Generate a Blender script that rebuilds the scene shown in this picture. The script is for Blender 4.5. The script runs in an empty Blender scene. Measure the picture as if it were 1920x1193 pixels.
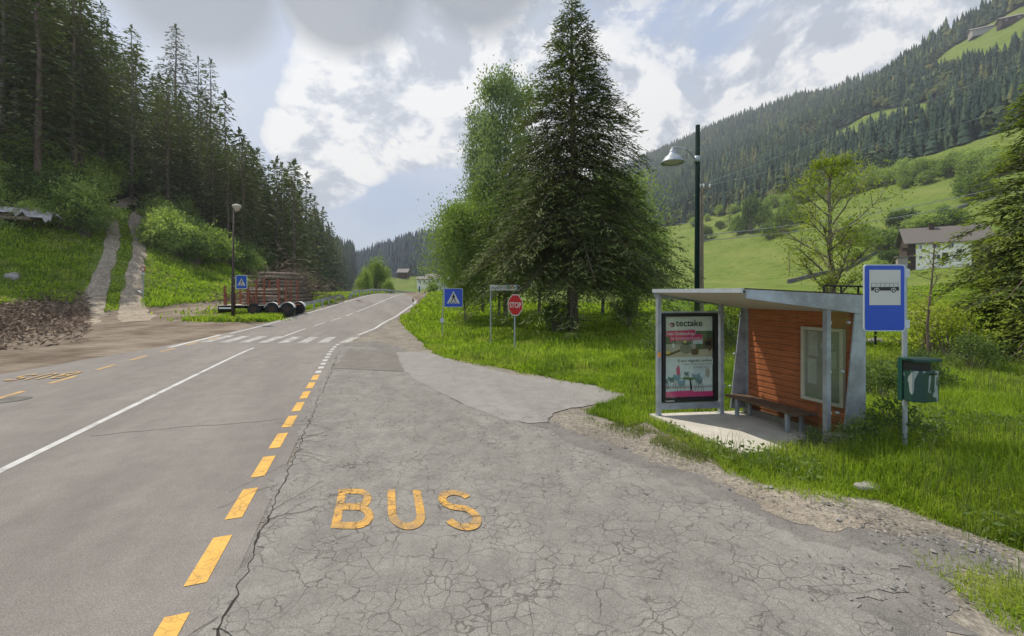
import bpy, bmesh, math, random
import numpy as np
from mathutils import Vector, Matrix, noise
from mathutils.geometry import tessellate_polygon
R = math.radians
sc = bpy.context.scene
col = sc.collection
rng = np.random.default_rng(7)
random.seed(7)
F, HOR, CAMZ = 777.0, 548.0, 2.5

# ------------------------------------------------------------------ helpers
def tag(o, label=None, cat=None, group=None, kind=None):
    if label: o['label'] = label
    if cat: o['category'] = cat
    if group: o['group'] = group
    if kind: o['kind'] = kind
    return o
def empty(name, loc=(0, 0, 0), rz=0.0, scale=1.0):
    o = bpy.data.objects.new(name, None); col.objects.link(o)
    o.location = loc; o.rotation_euler = (0, 0, rz); o.scale = (scale,) * 3
    o.empty_display_size = 0.3
    return o
def copy_tree(o, parent=None):
    c = o.copy(); col.objects.link(c); c.parent = parent
    for ch in list(o.children): copy_tree(ch, c)
    return c
def link_mesh(name, me, parent=None):
    o = bpy.data.objects.new(name, me); col.objects.link(o)
    if parent: o.parent = parent
    return o
def np_mesh(name, V, faces, mats, smooth=False):
    """faces: list of (array n x k, material index)"""
    me = bpy.data.meshes.new(name)
    V = np.asarray(V, dtype=np.float32)
    me.vertices.add(len(V)); me.vertices.foreach_set('co', V.ravel())
    tot = sum(a.size for a, _ in faces); nf = sum(len(a) for a, _ in faces)
    me.loops.add(tot); me.polygons.add(nf)
    me.loops.foreach_set('vertex_index', np.concatenate([a.ravel() for a, _ in faces]).astype(np.int32))
    st = []; off = 0; mi = []
    for a, m in faces:
        st.append(off + np.arange(len(a)) * a.shape[1]); off += a.size; mi.append(np.full(len(a), m))
    me.polygons.foreach_set('loop_start', np.concatenate(st).astype(np.int32))
    me.polygons.foreach_set('material_index', np.concatenate(mi).astype(np.int32))
    if smooth: me.polygons.foreach_set('use_smooth', np.ones(nf, dtype=bool))
    for m in mats: me.materials.append(m)
    me.update(calc_edges=True); me.validate()
    return me

class MB:
    def __init__(s): s.v = []; s.f = []; s.m = []
    def add(s, vs, fs, mi=0):
        b = len(s.v); s.v += [tuple(p) for p in vs]
        for f in fs: s.f.append([b + i for i in f]); s.m.append(mi)
    def box(s, c, d, rz=0.0, mi=0, M=None):
        x, y, z = d[0] / 2, d[1] / 2, d[2] / 2
        ps = [Vector((sx * x, sy * y, sz * z)) for sz in (-1, 1) for sy in (-1, 1) for sx in (-1, 1)]
        if M is None: M = Matrix.Rotation(rz, 3, 'Z')
        s.add([M @ p + Vector(c) for p in ps], [(0, 2, 3, 1), (4, 5, 7, 6), (0, 1, 5, 4), (2, 6, 7, 3), (0, 4, 6, 2), (1, 3, 7, 5)], mi)
    def hexa(s, ps, mi=0):  # 4 bottom (ccw), 4 top
        s.add(ps, [(3, 2, 1, 0), (4, 5, 6, 7), (0, 1, 5, 4), (1, 2, 6, 5), (2, 3, 7, 6), (3, 0, 4, 7)], mi)
    def tube(s, pts, rad, n=8, mi=0, cap=True):
        pts = [Vector(p) for p in pts]
        if not hasattr(rad, '__len__'): rad = [rad] * len(pts)
        rings = []
        for i, p in enumerate(pts):
            t = (pts[min(i + 1, len(pts) - 1)] - pts[max(i - 1, 0)]).normalized()
            a = t.orthogonal().normalized() if abs(t.z) < .9 else (Vector((1, 0, 0)) - t * t.x).normalized()
            b = t.cross(a)
            rings.append([p + (a * math.cos(2 * math.pi * k / n) + b * math.sin(2 * math.pi * k / n)) * rad[i] for k in range(n)])
        vs = [q for r in rings for q in r]; fs = []
        for i in range(len(pts) - 1):
            for k in range(n): fs.append((i * n + k, i * n + (k + 1) % n, (i + 1) * n + (k + 1) % n, (i + 1) * n + k))
        if cap: fs.append(tuple(range(n))[::-1]); fs.append(tuple((len(pts) - 1) * n + k for k in range(n)))
        s.add(vs, fs, mi)
    def prism(s, poly, fn, h0, h1, mi=0):
        """poly 2D pts; fn(a,b,h)->3D"""
        n = len(poly)
        vs = [fn(a, b, h0) for a, b in poly] + [fn(a, b, h1) for a, b in poly]
        tri = tessellate_polygon([[Vector((a, b, 0)) for a, b in poly]])
        fs = [tuple(t) for t in tri] + [tuple(i + n for i in t)[::-1] for t in tri]
        fs += [(i, (i + 1) % n, (i + 1) % n + n, i + n) for i in range(n)]
        s.add(vs, fs, mi)
    def flat(s, poly, fn, mi=0):
        tri = tessellate_polygon([[Vector((a, b, 0)) for a, b in poly]])
        s.add([fn(a, b) for a, b in poly], [tuple(t) for t in tri], mi)
    def build(s, name, mats, parent=None, bevel=0, smooth=False, recalc=True):
        me = bpy.data.meshes.new(name); me.from_pydata(s.v, [], s.f)
        if not isinstance(mats, (list, tuple)): mats = [mats]
        for m in mats: me.materials.append(m)
        me.polygons.foreach_set('material_index', s.m)
        if recalc:
            bm = bmesh.new(); bm.from_mesh(me); bmesh.ops.recalc_face_normals(bm, faces=bm.faces); bm.to_mesh(me); bm.free()
        if smooth:
            for p in me.polygons: p.use_smooth = True
        o = link_mesh(name, me, parent)
        if bevel:
            b = o.modifiers.new('bevel', 'BEVEL'); b.width = bevel; b.segments = 2; b.limit_method = 'ANGLE'
        return o

def text_geo(body, size, bold=0.0):
    cu = bpy.data.curves.new('t', 'FONT'); cu.body = body; cu.size = size; cu.offset = bold; cu.resolution_u = 3
    o = bpy.data.objects.new('t', cu); col.objects.link(o)
    bpy.context.view_layer.update()
    dg = bpy.context.evaluated_depsgraph_get()
    me = o.evaluated_get(dg).to_mesh()
    vs = [(v.co.x, v.co.y) for v in me.vertices]; fs = [tuple(p.vertices) for p in me.polygons]
    o.evaluated_get(dg).to_mesh_clear()
    bpy.data.objects.remove(o); bpy.data.curves.remove(cu)
    w = max(v[0] for v in vs)
    return vs, fs, w
def put_text(mb, body, size, fn, x, y, mi=0, width=None, bold=0.0):
    vs, fs, w = text_geo(body, size, bold)
    k = (width / w) if width else 1.0
    mb.add([fn(x + a * k, y + b) for a, b in vs], fs, mi)

# ------------------------------------------------------------------ materials
def newmat(name):
    m = bpy.data.materials.new(name); m.use_nodes = True
    nt = m.node_tree; nt.nodes.clear()
    out = nt.nodes.new('ShaderNodeOutputMaterial')
    return m, nt, out
def node(nt, t, ins=None, **kw):
    n = nt.nodes.new(t)
    for k, v in kw.items(): setattr(n, k, v)
    for k, v in (ins or {}).items():
        s = n.inputs[k]
        if isinstance(v, bpy.types.NodeSocket): nt.links.new(v, s)
        else: s.default_value = v
    return n
def c4(c): return (c[0], c[1], c[2], 1.0)
def ramp(nt, fac, stops):
    n = nt.nodes.new('ShaderNodeValToRGB'); e = n.color_ramp.elements
    while len(e) < len(stops): e.new(0.5)
    for i, (p, c) in enumerate(stops):
        e[i].position = p; e[i].color = c4(c) if hasattr(c, '__len__') else (c, c, c, 1)
    nt.links.new(fac, n.inputs[0]); return n.outputs[0]
def mixc(nt, fac, a, b, mode='MIX'):
    n = nt.nodes.new('ShaderNodeMix'); n.data_type = 'RGBA'; n.blend_type = mode
    for s, v in ((n.inputs[0], fac), (n.inputs[6], a), (n.inputs[7], b)):
        if isinstance(v, bpy.types.NodeSocket): nt.links.new(v, s)
        else: s.default_value = c4(v) if hasattr(v, '__len__') else v
    return n.outputs[2]
def math_(nt, op, a, b=0.0, c=None, clamp=False):
    n = nt.nodes.new('ShaderNodeMath'); n.operation = op; n.use_clamp = clamp
    for i, v in enumerate((a, b) if c is None else (a, b, c)):
        if isinstance(v, bpy.types.NodeSocket): nt.links.new(v, n.inputs[i])
        else: n.inputs[i].default_value = v
    return n.outputs[0]
def noise_(nt, vec, scale, detail=4, rough=.55, dist=0.0):
    n = node(nt, 'ShaderNodeTexNoise', {'Scale': scale, 'Detail': detail, 'Roughness': rough, 'Distortion': dist})
    if vec is not None: nt.links.new(vec, n.inputs['Vector'])
    return n.outputs[0]
def coords(nt, obj=True):
    return node(nt, 'ShaderNodeTexCoord').outputs['Object' if obj else 'Generated']
def worldpos(nt): return node(nt, 'ShaderNodeNewGeometry').outputs['Position']
def mapping(nt, vec, scale=(1, 1, 1), rot=(0, 0, 0), loc=(0, 0, 0)):
    n = node(nt, 'ShaderNodeMapping', {'Vector': vec, 'Scale': scale, 'Rotation': rot, 'Location': loc}); return n.outputs[0]
def bump(nt, h, strength=.3, dist=.02):
    return node(nt, 'ShaderNodeBump', {'Height': h, 'Strength': strength, 'Distance': dist}).outputs[0]

def simple(name, c, rough=.6, metal=0.0, var=.12, scale=6.0, bmp=0.0, spec=.4, dirt=None):
    m, nt, out = newmat(name)
    p = coords(nt)
    n1 = noise_(nt, p, scale, 5, .6)
    c1 = tuple(x * (1 - var) for x in c); c2 = tuple(min(1, x * (1 + var)) for x in c)
    cc = ramp(nt, n1, [(.3, c1), (.7, c2)])
    if dirt:
        n2 = noise_(nt, p, scale * .37, 6, .7)
        cc = mixc(nt, ramp(nt, n2, [(.45, 0.0), (.75, dirt[1])]), cc, dirt[0])
    b = node(nt, 'ShaderNodeBsdfPrincipled', {'Base Color': cc, 'Roughness': rough, 'Metallic': metal, 'Specular IOR Level': spec})
    if bmp: nt.links.new(bump(nt, noise_(nt, p, scale * 8, 4), bmp, .01), b.inputs['Normal'])
    nt.links.new(b.outputs[0], out.inputs[0]); return m

def leafmat(name, dark, light, trans=.3, scale=1.2, brown=None):
    m, nt, out = newmat(name)
    p = worldpos(nt)
    n1 = noise_(nt, p, scale, 3, .6)
    n2 = noise_(nt, p, scale * 9, 2, .6)
    f = math_(nt, 'ADD', math_(nt, 'MULTIPLY', n1, .6), math_(nt, 'MULTIPLY', n2, .4))
    rnd = node(nt, 'ShaderNodeObjectInfo').outputs['Random']
    f = math_(nt, 'ADD', f, math_(nt, 'MULTIPLY', math_(nt, 'SUBTRACT', rnd, .5), .16))
    cc = ramp(nt, f, [(.36, dark), (.64, light)])
    if brown: cc = mixc(nt, ramp(nt, noise_(nt, p, scale * 1.7, 3), [(.52, 0.0), (.7, .75)]), cc, brown)
    b = node(nt, 'ShaderNodeBsdfPrincipled', {'Base Color': cc, 'Roughness': .65, 'Specular IOR Level': .15})
    t = node(nt, 'ShaderNodeBsdfTranslucent', {'Color': mixc(nt, 1.0, cc, (1.1, 1.25, .6), 'MULTIPLY')})
    mx = node(nt, 'ShaderNodeMixShader', {0: trans}); nt.links.new(b.outputs[0], mx.inputs[1]); nt.links.new(t.outputs[0], mx.inputs[2])
    nt.links.new(mx.outputs[0], out.inputs[0]); return m

def bark(name, c, c2, scale=5):
    m, nt, out = newmat(name)
    p = mapping(nt, coords(nt), (scale, scale, scale * .25))
    n1 = noise_(nt, p, 2.0, 6, .7)
    cc = ramp(nt, n1, [(.35, c), (.65, c2)])
    b = node(nt, 'ShaderNodeBsdfPrincipled', {'Base Color': cc, 'Roughness': .9, 'Normal': bump(nt, n1, .6, .03)})
    nt.links.new(b.outputs[0], out.inputs[0]); return m

M = {}
M['needle'] = leafmat('needles_dark', (.034, .052, .022), (.108, .135, .050), .22, .9, (.125, .082, .045))
M['needle_f'] = leafmat('needles_forest', (.070, .098, .042), (.20, .235, .085), .18, .35, (.095, .072, .032))
M['needle_l'] = leafmat('needles_light', (.12, .16, .025), (.44, .48, .09), .45, 1.6)
M['needle_tip'] = leafmat('needles_tips', (.06, .085, .028), (.155, .185, .06), .25, 1.5)
M['leaf'] = leafmat('leaves_green', (.13, .19, .05), (.32, .40, .12), .45, .8)
M['leaf_b'] = leafmat('leaves_bush', (.15, .21, .055), (.42, .50, .17), .5, .6)
M['leaf_s'] = leafmat('leaves_spring', (.20, .25, .03), (.44, .48, .08), .5, 1.5)
M['leaf_g'] = leafmat('leaves_silver', (.15, .20, .09), (.30, .37, .19), .42, 1.0)
M['leaf_dark'] = leafmat('leaves_deep', (.07, .11, .035), (.19, .25, .08), .38, .9)
M['bark'] = bark('bark_spruce', (.075, .052, .042), (.20, .145, .115))
M['bark_g'] = bark('bark_grey', (.10, .085, .07), (.25, .21, .17))
M['bark_l'] = bark('bark_larch', (.11, .07, .04), (.27, .19, .12))
M['log'] = bark('log_wood', (.075, .052, .038), (.32, .25, .185), 4)
M['galv'] = simple('galvanised_steel', (.33, .37, .40), .5, .3, .22, 5, .05, dirt=((.17, .16, .14), .75))
M['galv_l'] = simple('galvanised_light', (.46, .50, .53), .5, .25, .1, 7)
M['postgrey'] = simple('post_grey', (.33, .37, .39), .5, .3, .1, 4)
M['dkgreen'] = simple('dark_green_paint', (.006, .018, .015), .9, .0, .15, 5, spec=.1)
M['black'] = simple('black_paint', (.010, .010, .011), .45)
M['white'] = simple('white_paint', (.72, .72, .70), .6, 0, .05, 4)
M['blue'] = simple('sign_blue', (.003, .055, .42), .4, 0, .05, 2, spec=.5)
M['bluez'] = simple('sign_blue_dull', (.01, .07, .33), .5, 0, .05, 2)
M['red'] = simple('sign_red', (.42, .018, .022), .4, 0, .06, 3)
M['signwhite'] = simple('sign_white', (.50, .50, .47), .55, 0, .04, 3)
M['rust'] = simple('red_oxide', (.23, .075, .04), .7, 0, .3, 6)
M['orange'] = simple('orange_paint', (.8, .30, .02), .5)
M['rubber'] = simple('rubber', (.018, .018, .019), .85, 0, .2, 8)
M['concrete'] = simple('concrete_slab', (.50, .47, .40), .9, 0, .10, 3, .2, dirt=((.30, .27, .22), .5))
M['conc_old'] = simple('concrete_old', (.30, .27, .24), .95, 0, .2, 4, .4)
M['stone'] = simple('rock_grey', (.30, .28, .26), .95, 0, .3, 5, .5)
M['walldark'] = simple('wall_dark', (.10, .10, .10), .95, 0, .3, 2, .3)
M['stonep'] = simple('rock_pink', (.38, .29, .24), .95, 0, .3, 5, .5)
M['steel'] = simple('rail_steel', (.42, .45, .47), .45, .3, .12, 3)
M['brownpost'] = simple('pole_brown', (.045, .03, .028), .7, 0, .2, 4)
M['polewood'] = simple('pole_wood', (.20, .165, .12), .9, 0, .25, 4)
M['wirem'] = simple('wire_grey', (.28, .29, .30), .6)
M['tarp'] = simple('tarp_grey', (.40, .39, .38), .6, 0, .35, 2, .2, dirt=((.14, .11, .09), .8))
M['plaster'] = simple('plaster_white', (.82, .80, .72), .9, 0, .05, 2)
M['timber'] = simple('timber_dark', (.055, .035, .025), .9, 0, .3, 5)
M['roofb'] = simple('roof_brown', (.13, .115, .10), .85, 0, .15, 3)
M['roofr'] = simple('roof_far', (.22, .20, .19), .85, 0, .15, 1)
M['winglass'] = simple('window_dark', (.03, .035, .04), .2, 0, .1, 2, spec=.6)
M['soffit'] = simple('soffit_beige', (.48, .44, .37), .8, 0, .08, 3)
M['paper'] = simple('notice_paper', (.42, .41, .36), .8, 0, .12, 12)
M['caseback'] = simple('case_back', (.26, .25, .21), .8, 0, .15, 5)
M['caseframe'] = simple('case_frame', (.50, .47, .38), .7, 0, .1, 5)
M['pink'] = simple('poster_pink', (.50, .03, .12), .5, 0, .06, 2)
M['postergrey'] = simple('poster_white', (.46, .45, .42), .55, 0, .03, 2)
M['chip'] = simple('bark_debris', (.24, .175, .125), .95, 0, .4, 3, .4)
M['flower'] = simple('yellow_flower', (.75, .55, .02), .7)
M['dandel'] = simple('seed_head', (.55, .55, .48), .9)

def glassmat():
    m, nt, out = newmat('shelter_glass')
    lw = node(nt, 'ShaderNodeLayerWeight', {'Blend': .5}).outputs['Facing']
    fr = math_(nt, 'ADD', .035, math_(nt, 'MULTIPLY', math_(nt, 'POWER', lw, 4.0), .55))
    t = node(nt, 'ShaderNodeBsdfTransparent', {'Color': (.90, .94, .92, 1)})
    g = node(nt, 'ShaderNodeBsdfGlossy', {'Roughness': .04, 'Color': (.9, .95, .95, 1)})
    mx = node(nt, 'ShaderNodeMixShader', {0: fr}); nt.links.new(t.outputs[0], mx.inputs[1]); nt.links.new(g.outputs[0], mx.inputs[2])
    nt.links.new(mx.outputs[0], out.inputs[0]); return m
M['glass'] = glassmat()

def woodwall():
    m, nt, out = newmat('wood_cladding')
    p = coords(nt)
    sep = node(nt, 'ShaderNodeSeparateXYZ', {0: p})
    z = math_(nt, 'MULTIPLY', sep.outputs[2], 9.2)
    fr = math_(nt, 'FRACT', z); fl = math_(nt, 'FLOOR', z)
    wn = node(nt, 'ShaderNodeTexWhiteNoise', noise_dimensions='1D'); nt.links.new(fl, wn.inputs['W'])
    gr = noise_(nt, mapping(nt, p, (1.5, 1.5, 22)), 2.2, 6, .65, .6)
    cc = ramp(nt, gr, [(.25, (.20, .058, .022)), (.55, (.46, .150, .055)), (.8, (.60, .24, .10))])
    cc = mixc(nt, math_(nt, 'MULTIPLY', wn.outputs[0], .35), cc, (.32, .075, .02))
    stn = noise_(nt, mapping(nt, p, (5, 5, .5)), 1.4, 5, .7)
    cc = mixc(nt, ramp(nt, stn, [(.5, 0.0), (.75, .65)]), cc, (.13, .06, .035))
    hgt = ramp(nt, math_(nt, 'ADD', sep.outputs[2], math_(nt, 'MULTIPLY', noise_(nt, p, 3, 4), .25)), [(.25, .6), (.55, 0.0)])
    cc = mixc(nt, hgt, cc, (.11, .07, .045))
    gap = ramp(nt, fr, [(.0, 1.0), (.045, 1.0), (.09, 0.0), (1, 0.0)])
    cc = mixc(nt, gap, cc, (.06, .016, .008))
    b = node(nt, 'ShaderNodeBsdfPrincipled', {'Base Color': cc, 'Roughness': .55, 'Normal': bump(nt, math_(nt, 'SUBTRACT', gr, gap), .4, .01)})
    nt.links.new(b.outputs[0], out.inputs[0]); return m
M['wood'] = woodwall()
M['plank'] = simple('bench_wood', (.12, .078, .05), .8, 0, .3, 7, .2)

def binmat():
    m, nt, out = newmat('bin_worn_paint')
    p = coords(nt)
    n1 = noise_(nt, mapping(nt, p, (1, 1, .35)), 9, 3, .5, 1.0)
    cc = mixc(nt, ramp(nt, n1, [(.585, 0.0), (.60, 1.0)]), (.008, .045, .034), (.24, .29, .28))
    b = node(nt, 'ShaderNodeBsdfPrincipled', {'Base Color': cc, 'Roughness': .5})
    nt.links.new(b.outputs[0], out.inputs[0]); return m
M['bin'] = binmat()
M['bingreen'] = simple('bin_green', (.008, .055, .042), .45, 0, .15, 8)

def crackfac(nt, p, cscale, amt):
    wob = node(nt, 'ShaderNodeTexNoise', {'Vector': p, 'Scale': 5.0, 'Detail': 3.0})
    pv = node(nt, 'ShaderNodeVectorMath', {0: p, 1: mixc(nt, 1.0, wob.outputs['Color'], (.17, .17, .17), 'MULTIPLY')}, operation='ADD').outputs[0]
    zone = ramp(nt, noise_(nt, mapping(nt, p, (1, .45, 1), (0, 0, -.34)), .55, 4, .6), [(.36, .12), (.60, 1.0)])
    tot = None
    for s_, wd, am in ((cscale * 1.1, .026, .75), (cscale * 2.3, .030, .40), (cscale * .42, .007, .9)):
        vo = node(nt, 'ShaderNodeTexVoronoi', {'Vector': mapping(nt, pv, (1, 1.25, 1), (0, 0, -.1)), 'Scale': s_}, feature='DISTANCE_TO_EDGE')
        pres = ramp(nt, noise_(nt, mapping(nt, p, (1, 1, 1), (0, 0, 0), (s_, 0, 0)), 1.6, 4, .65), [(.42, .0), (.56, 1.0)])
        if s_ > cscale * 2: pres = math_(nt, 'MULTIPLY', pres, zone)
        k = math_(nt, 'MULTIPLY', ramp(nt, vo.outputs[0], [(.0, 1.0), (wd * .5, .8), (wd * 1.8, 0.0)]), math_(nt, 'MULTIPLY', math_(nt, 'ADD', .25, math_(nt, 'MULTIPLY', pres, .75)), am * amt))
        tot = k if tot is None else math_(nt, 'MAXIMUM', tot, k)
    return tot
def asphalt(name, base, warm, cracks=0.0, cscale=3.0, stain=.3, rot=-.34):
    m, nt, out = newmat(name)
    p = worldpos(nt)
    q = mapping(nt, p, (1, 1, 1), (0, 0, rot))
    fine = noise_(nt, p, 95, 2, .8)
    sp = ramp(nt, noise_(nt, p, 210, 1, .5), [(.36, .0), (.52, .5), (.72, 1.0)])
    big = noise_(nt, mapping(nt, q, (1, .22, 1)), .8, 5, .6)
    mid = noise_(nt, p, 2.3, 5, .65)
    cc = mixc(nt, ramp(nt, big, [(.3, 0.0), (.7, 1.0)]), base, warm)
    cc = mixc(nt, ramp(nt, mid, [(.35, stain), (.62, 0.0)]), cc, tuple(x * .55 for x in base))
    cc = mixc(nt, .55, cc, mixc(nt, 1.0, cc, ramp(nt, fine, [(.3, .45), (.7, 1.55)]), 'MULTIPLY'))
    cc = mixc(nt, .45, cc, mixc(nt, 1.0, cc, ramp(nt, sp, [(.0, .45), (1, 1.6)]), 'MULTIPLY'))
    h = fine
    if cracks:
        k = crackfac(nt, p, cscale, cracks)
        cc = mixc(nt, k, cc, (.055, .048, .040))
        h = math_(nt, 'SUBTRACT', h, math_(nt, 'MULTIPLY', k, 1.5))
    b = node(nt, 'ShaderNodeBsdfPrincipled', {'Base Color': cc, 'Roughness': .88, 'Specular IOR Level': .25, 'Normal': bump(nt, h, .45, .008)})
    nt.links.new(b.outputs[0], out.inputs[0]); return m
M['road'] = asphalt('asphalt_road', (.185, .167, .152), (.262, .238, .216), 0, 3, .25)
M['bay'] = asphalt('asphalt_cracked', (.225, .212, .190), (.295, .278, .250), .95, 5.6, .42)
M['side'] = asphalt('asphalt_side', (.245, .232, .212), (.30, .284, .260), .25, 1.6, .28)
M['patch'] = asphalt('asphalt_patch', (.185, .165, .146), (.225, .205, .182), .7, 4.5, .4)
M['edge'] = asphalt('asphalt_broken', (.17, .16, .148), (.25, .23, .205), .6, 7, .5)

def gravelmat(name, a, b_, c_, sc_=30):
    m, nt, out = newmat(name)
    p = worldpos(nt)
    vo = node(nt, 'ShaderNodeTexVoronoi', {'Vector': p, 'Scale': sc_})
    n1 = noise_(nt, p, 1.1, 5, .65); n2 = noise_(nt, p, 14, 4, .7)
    cc = mixc(nt, ramp(nt, n1, [(.38, 0.0), (.6, 1.0)]), a, b_)
    cc = mixc(nt, ramp(nt, n2, [(.45, 0.0), (.7, .6)]), cc, c_)
    st = node(nt, 'ShaderNodeSeparateColor', {0: vo.outputs['Color']}).outputs[0]
    cc = mixc(nt, .6, cc, mixc(nt, 1.0, cc, ramp(nt, st, [(0, .5), (1, 1.55)]), 'MULTIPLY'))
    b = node(nt, 'ShaderNodeBsdfPrincipled', {'Base Color': cc, 'Roughness': .95, 'Specular IOR Level': .1, 'Normal': bump(nt, vo.outputs['Distance'], .8, .02)})
    nt.links.new(b.outputs[0], out.inputs[0]); return m
M['gravel'] = gravelmat('gravel_beige', (.205, .182, .150), (.285, .255, .208), (.12, .108, .092))
M['sand'] = gravelmat('sand_patch', (.26, .225, .178), (.345, .30, .24), (.16, .14, .115), 45)
M['track'] = gravelmat('track_gravel', (.27, .225, .17), (.37, .315, .245), (.16, .13, .09), 9)

def paint(name, c, wear=.35, cracks=0.0):
    m, nt, out = newmat(name)
    p = worldpos(nt)
    n1 = noise_(nt, p, 70, 4, .8); n2 = noise_(nt, p, 3.0, 5, .65)
    w = math_(nt, 'ADD', math_(nt, 'MULTIPLY', n1, .5), math_(nt, 'MULTIPLY', n2, .5))
    k = ramp(nt, w, [(.58 - .16 * wear, 0.0), (.66 - .10 * wear, .35 + .4 * wear), (.8, .95)])
    c2 = mixc(nt, ramp(nt, n2, [(.35, 0.0), (.65, .4)]), c, tuple(x * .62 for x in c))
    cc = mixc(nt, k, c2, (.20, .185, .165))
    cc = mixc(nt, .3, cc, mixc(nt, 1.0, cc, ramp(nt, noise_(nt, p, 130, 2, .7), [(.3, .4), (.7, 1.5)]), 'MULTIPLY'))
    if cracks: cc = mixc(nt, crackfac(nt, p, 5.6, cracks), cc, (.07, .055, .04))
    b = node(nt, 'ShaderNodeBsdfPrincipled', {'Base Color': cc, 'Roughness': .8, 'Specular IOR Level': .15})
    nt.links.new(b.outputs[0], out.inputs[0]); return m
M['plet'] = paint('paint_letters', (.66, .37, .085), .75, 1.3)
M['pwhite'] = paint('paint_white', (.56, .55, .53), .45)
M['pcross'] = paint('paint_crossing', (.52, .50, .47), .95)
M['pyellow'] = paint('paint_yellow', (.74, .43, .11), .35, .5)
M['pyellow_w'] = paint('paint_yellow_worn', (.60, .38, .14), .8)
M['crack'] = simple('crack_dark', (.035, .03, .026), 1.0, 0, .3, 20)

def groundmat():
    m, nt, out = newmat('ground_grass')
    p = worldpos(nt)
    at = node(nt, 'ShaderNodeAttribute', attribute_name='mask').outputs['Color']
    sp = node(nt, 'ShaderNodeSeparateColor', {0: at})
    n0 = noise_(nt, p, .025, 5, .6); n1 = noise_(nt, p, .35, 6, .65); n2 = noise_(nt, p, 5.0, 5, .75)
    n3 = noise_(nt, mapping(nt, p, (1, .35, 1), (0, 0, .34)), .09, 5, .6)
    g = mixc(nt, ramp(nt, n1, [(.35, 0.0), (.65, 1.0)]), (.085, .130, .022), (.155, .200, .040))
    g = mixc(nt, ramp(nt, n3, [(.45, 0.0), (.7, .7)]), g, (.20, .215, .060))
    g = mixc(nt, ramp(nt, n0, [(.4, .0), (.7, .5)]), g, (.14, .19, .05))
    g = mixc(nt, .55, g, mixc(nt, 1.0, g, ramp(nt, n2, [(.3, .4), (.7, 1.6)]), 'MULTIPLY'))
    d = mixc(nt, ramp(nt, n1, [(.35, 0.0), (.62, 1.0)]), (.13, .10, .075), (.27, .225, .175))
    d = mixc(nt, .5, d, mixc(nt, 1.0, d, ramp(nt, noise_(nt, mapping(nt, p, (.5, 2.4, 1), (0, 0, .5)), 1.2, 6, .75), [(.3, .35), (.7, 1.5)]), 'MULTIPLY'))
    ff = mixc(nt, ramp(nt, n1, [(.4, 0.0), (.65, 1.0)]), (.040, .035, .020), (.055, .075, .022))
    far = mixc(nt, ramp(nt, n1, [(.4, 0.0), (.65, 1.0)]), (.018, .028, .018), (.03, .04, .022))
    wob = math_(nt, 'MULTIPLY', math_(nt, 'SUBTRACT', n2, .5), .9)
    def sel(s): return ramp(nt, math_(nt, 'ADD', s, math_(nt, 'MULTIPLY', wob, 1.0)), [(.42, 0.0), (.58, 1.0)])
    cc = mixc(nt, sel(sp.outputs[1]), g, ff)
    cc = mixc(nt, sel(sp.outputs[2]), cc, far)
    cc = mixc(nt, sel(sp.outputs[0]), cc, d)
    b = node(nt, 'ShaderNodeBsdfPrincipled', {'Base Color': cc, 'Roughness': 1.0, 'Specular IOR Level': .05, 'Normal': bump(nt, n2, .7, .08)})
    nt.links.new(b.outputs[0], out.inputs[0]); return m
M['ground'] = groundmat()

def grassmat(name, dark, light, tip):
    m, nt, out = newmat(name)
    p = worldpos(nt)
    at = node(nt, 'ShaderNodeAttribute', attribute_name='tint').outputs['Fac']
    n1 = noise_(nt, p, .9, 4, .6)
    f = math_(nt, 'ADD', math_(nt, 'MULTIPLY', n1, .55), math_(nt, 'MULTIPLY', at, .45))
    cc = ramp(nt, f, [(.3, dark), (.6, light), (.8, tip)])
    cc = mixc(nt, ramp(nt, noise_(nt, p, .45, 5, .65), [(.50, 0.0), (.68, .75)]), cc, (.40, .40, .12))
    cc = mixc(nt, ramp(nt, noise_(nt, mapping(nt, p, (1, 1, 1), (0, 0, 0), (7, 3, 0)), .8, 4, .6), [(.50, 0.0), (.66, .6)]), cc, (.09, .17, .03))
    b = node(nt, 'ShaderNodeBsdfPrincipled', {'Base Color': cc, 'Roughness': .6, 'Specular IOR Level': .2})
    t = node(nt, 'ShaderNodeBsdfTranslucent', {'Color': mixc(nt, 1.0, cc, (1.1, 1.3, .5), 'MULTIPLY')})
    mx = node(nt, 'ShaderNodeMixShader', {0: .5}); nt.links.new(b.outputs[0], mx.inputs[1]); nt.links.new(t.outputs[0], mx.inputs[2])
    nt.links.new(mx.outputs[0], out.inputs[0]); return m
M['grass'] = grassmat('grass_blades', (.15, .225, .022), (.38, .48, .045), (.56, .60, .14))
M['drygrass'] = grassmat('grass_dry', (.09, .12, .03), (.20, .22, .08), (.34, .30, .16))

def farforest(name, a, b_, c_):
    m, nt, out = newmat(name)
    p = worldpos(nt)
    at = node(nt, 'ShaderNodeAttribute', attribute_name='tint').outputs['Fac']
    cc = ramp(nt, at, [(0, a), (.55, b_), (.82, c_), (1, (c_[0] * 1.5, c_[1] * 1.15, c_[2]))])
    cc = mixc(nt, .5, cc, mixc(nt, 1.0, cc, ramp(nt, noise_(nt, p, .02, 4), [(.3, .55), (.7, 1.5)]), 'MULTIPLY'))
    cc = mixc(nt, .5, cc, mixc(nt, 1.0, cc, ramp(nt, noise_(nt, p, .8, 3, .7), [(.35, .4), (.65, 1.6)]), 'MULTIPLY'))
    b = node(nt, 'ShaderNodeBsdfPrincipled', {'Base Color': cc, 'Roughness': .9, 'Specular IOR Level': .05})
    nt.links.new(b.outputs[0], out.inputs[0]); return m
M['ff_right'] = farforest('forest_mountain', (.018, .036, .030), (.038, .062, .040), (.085, .108, .046))
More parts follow.
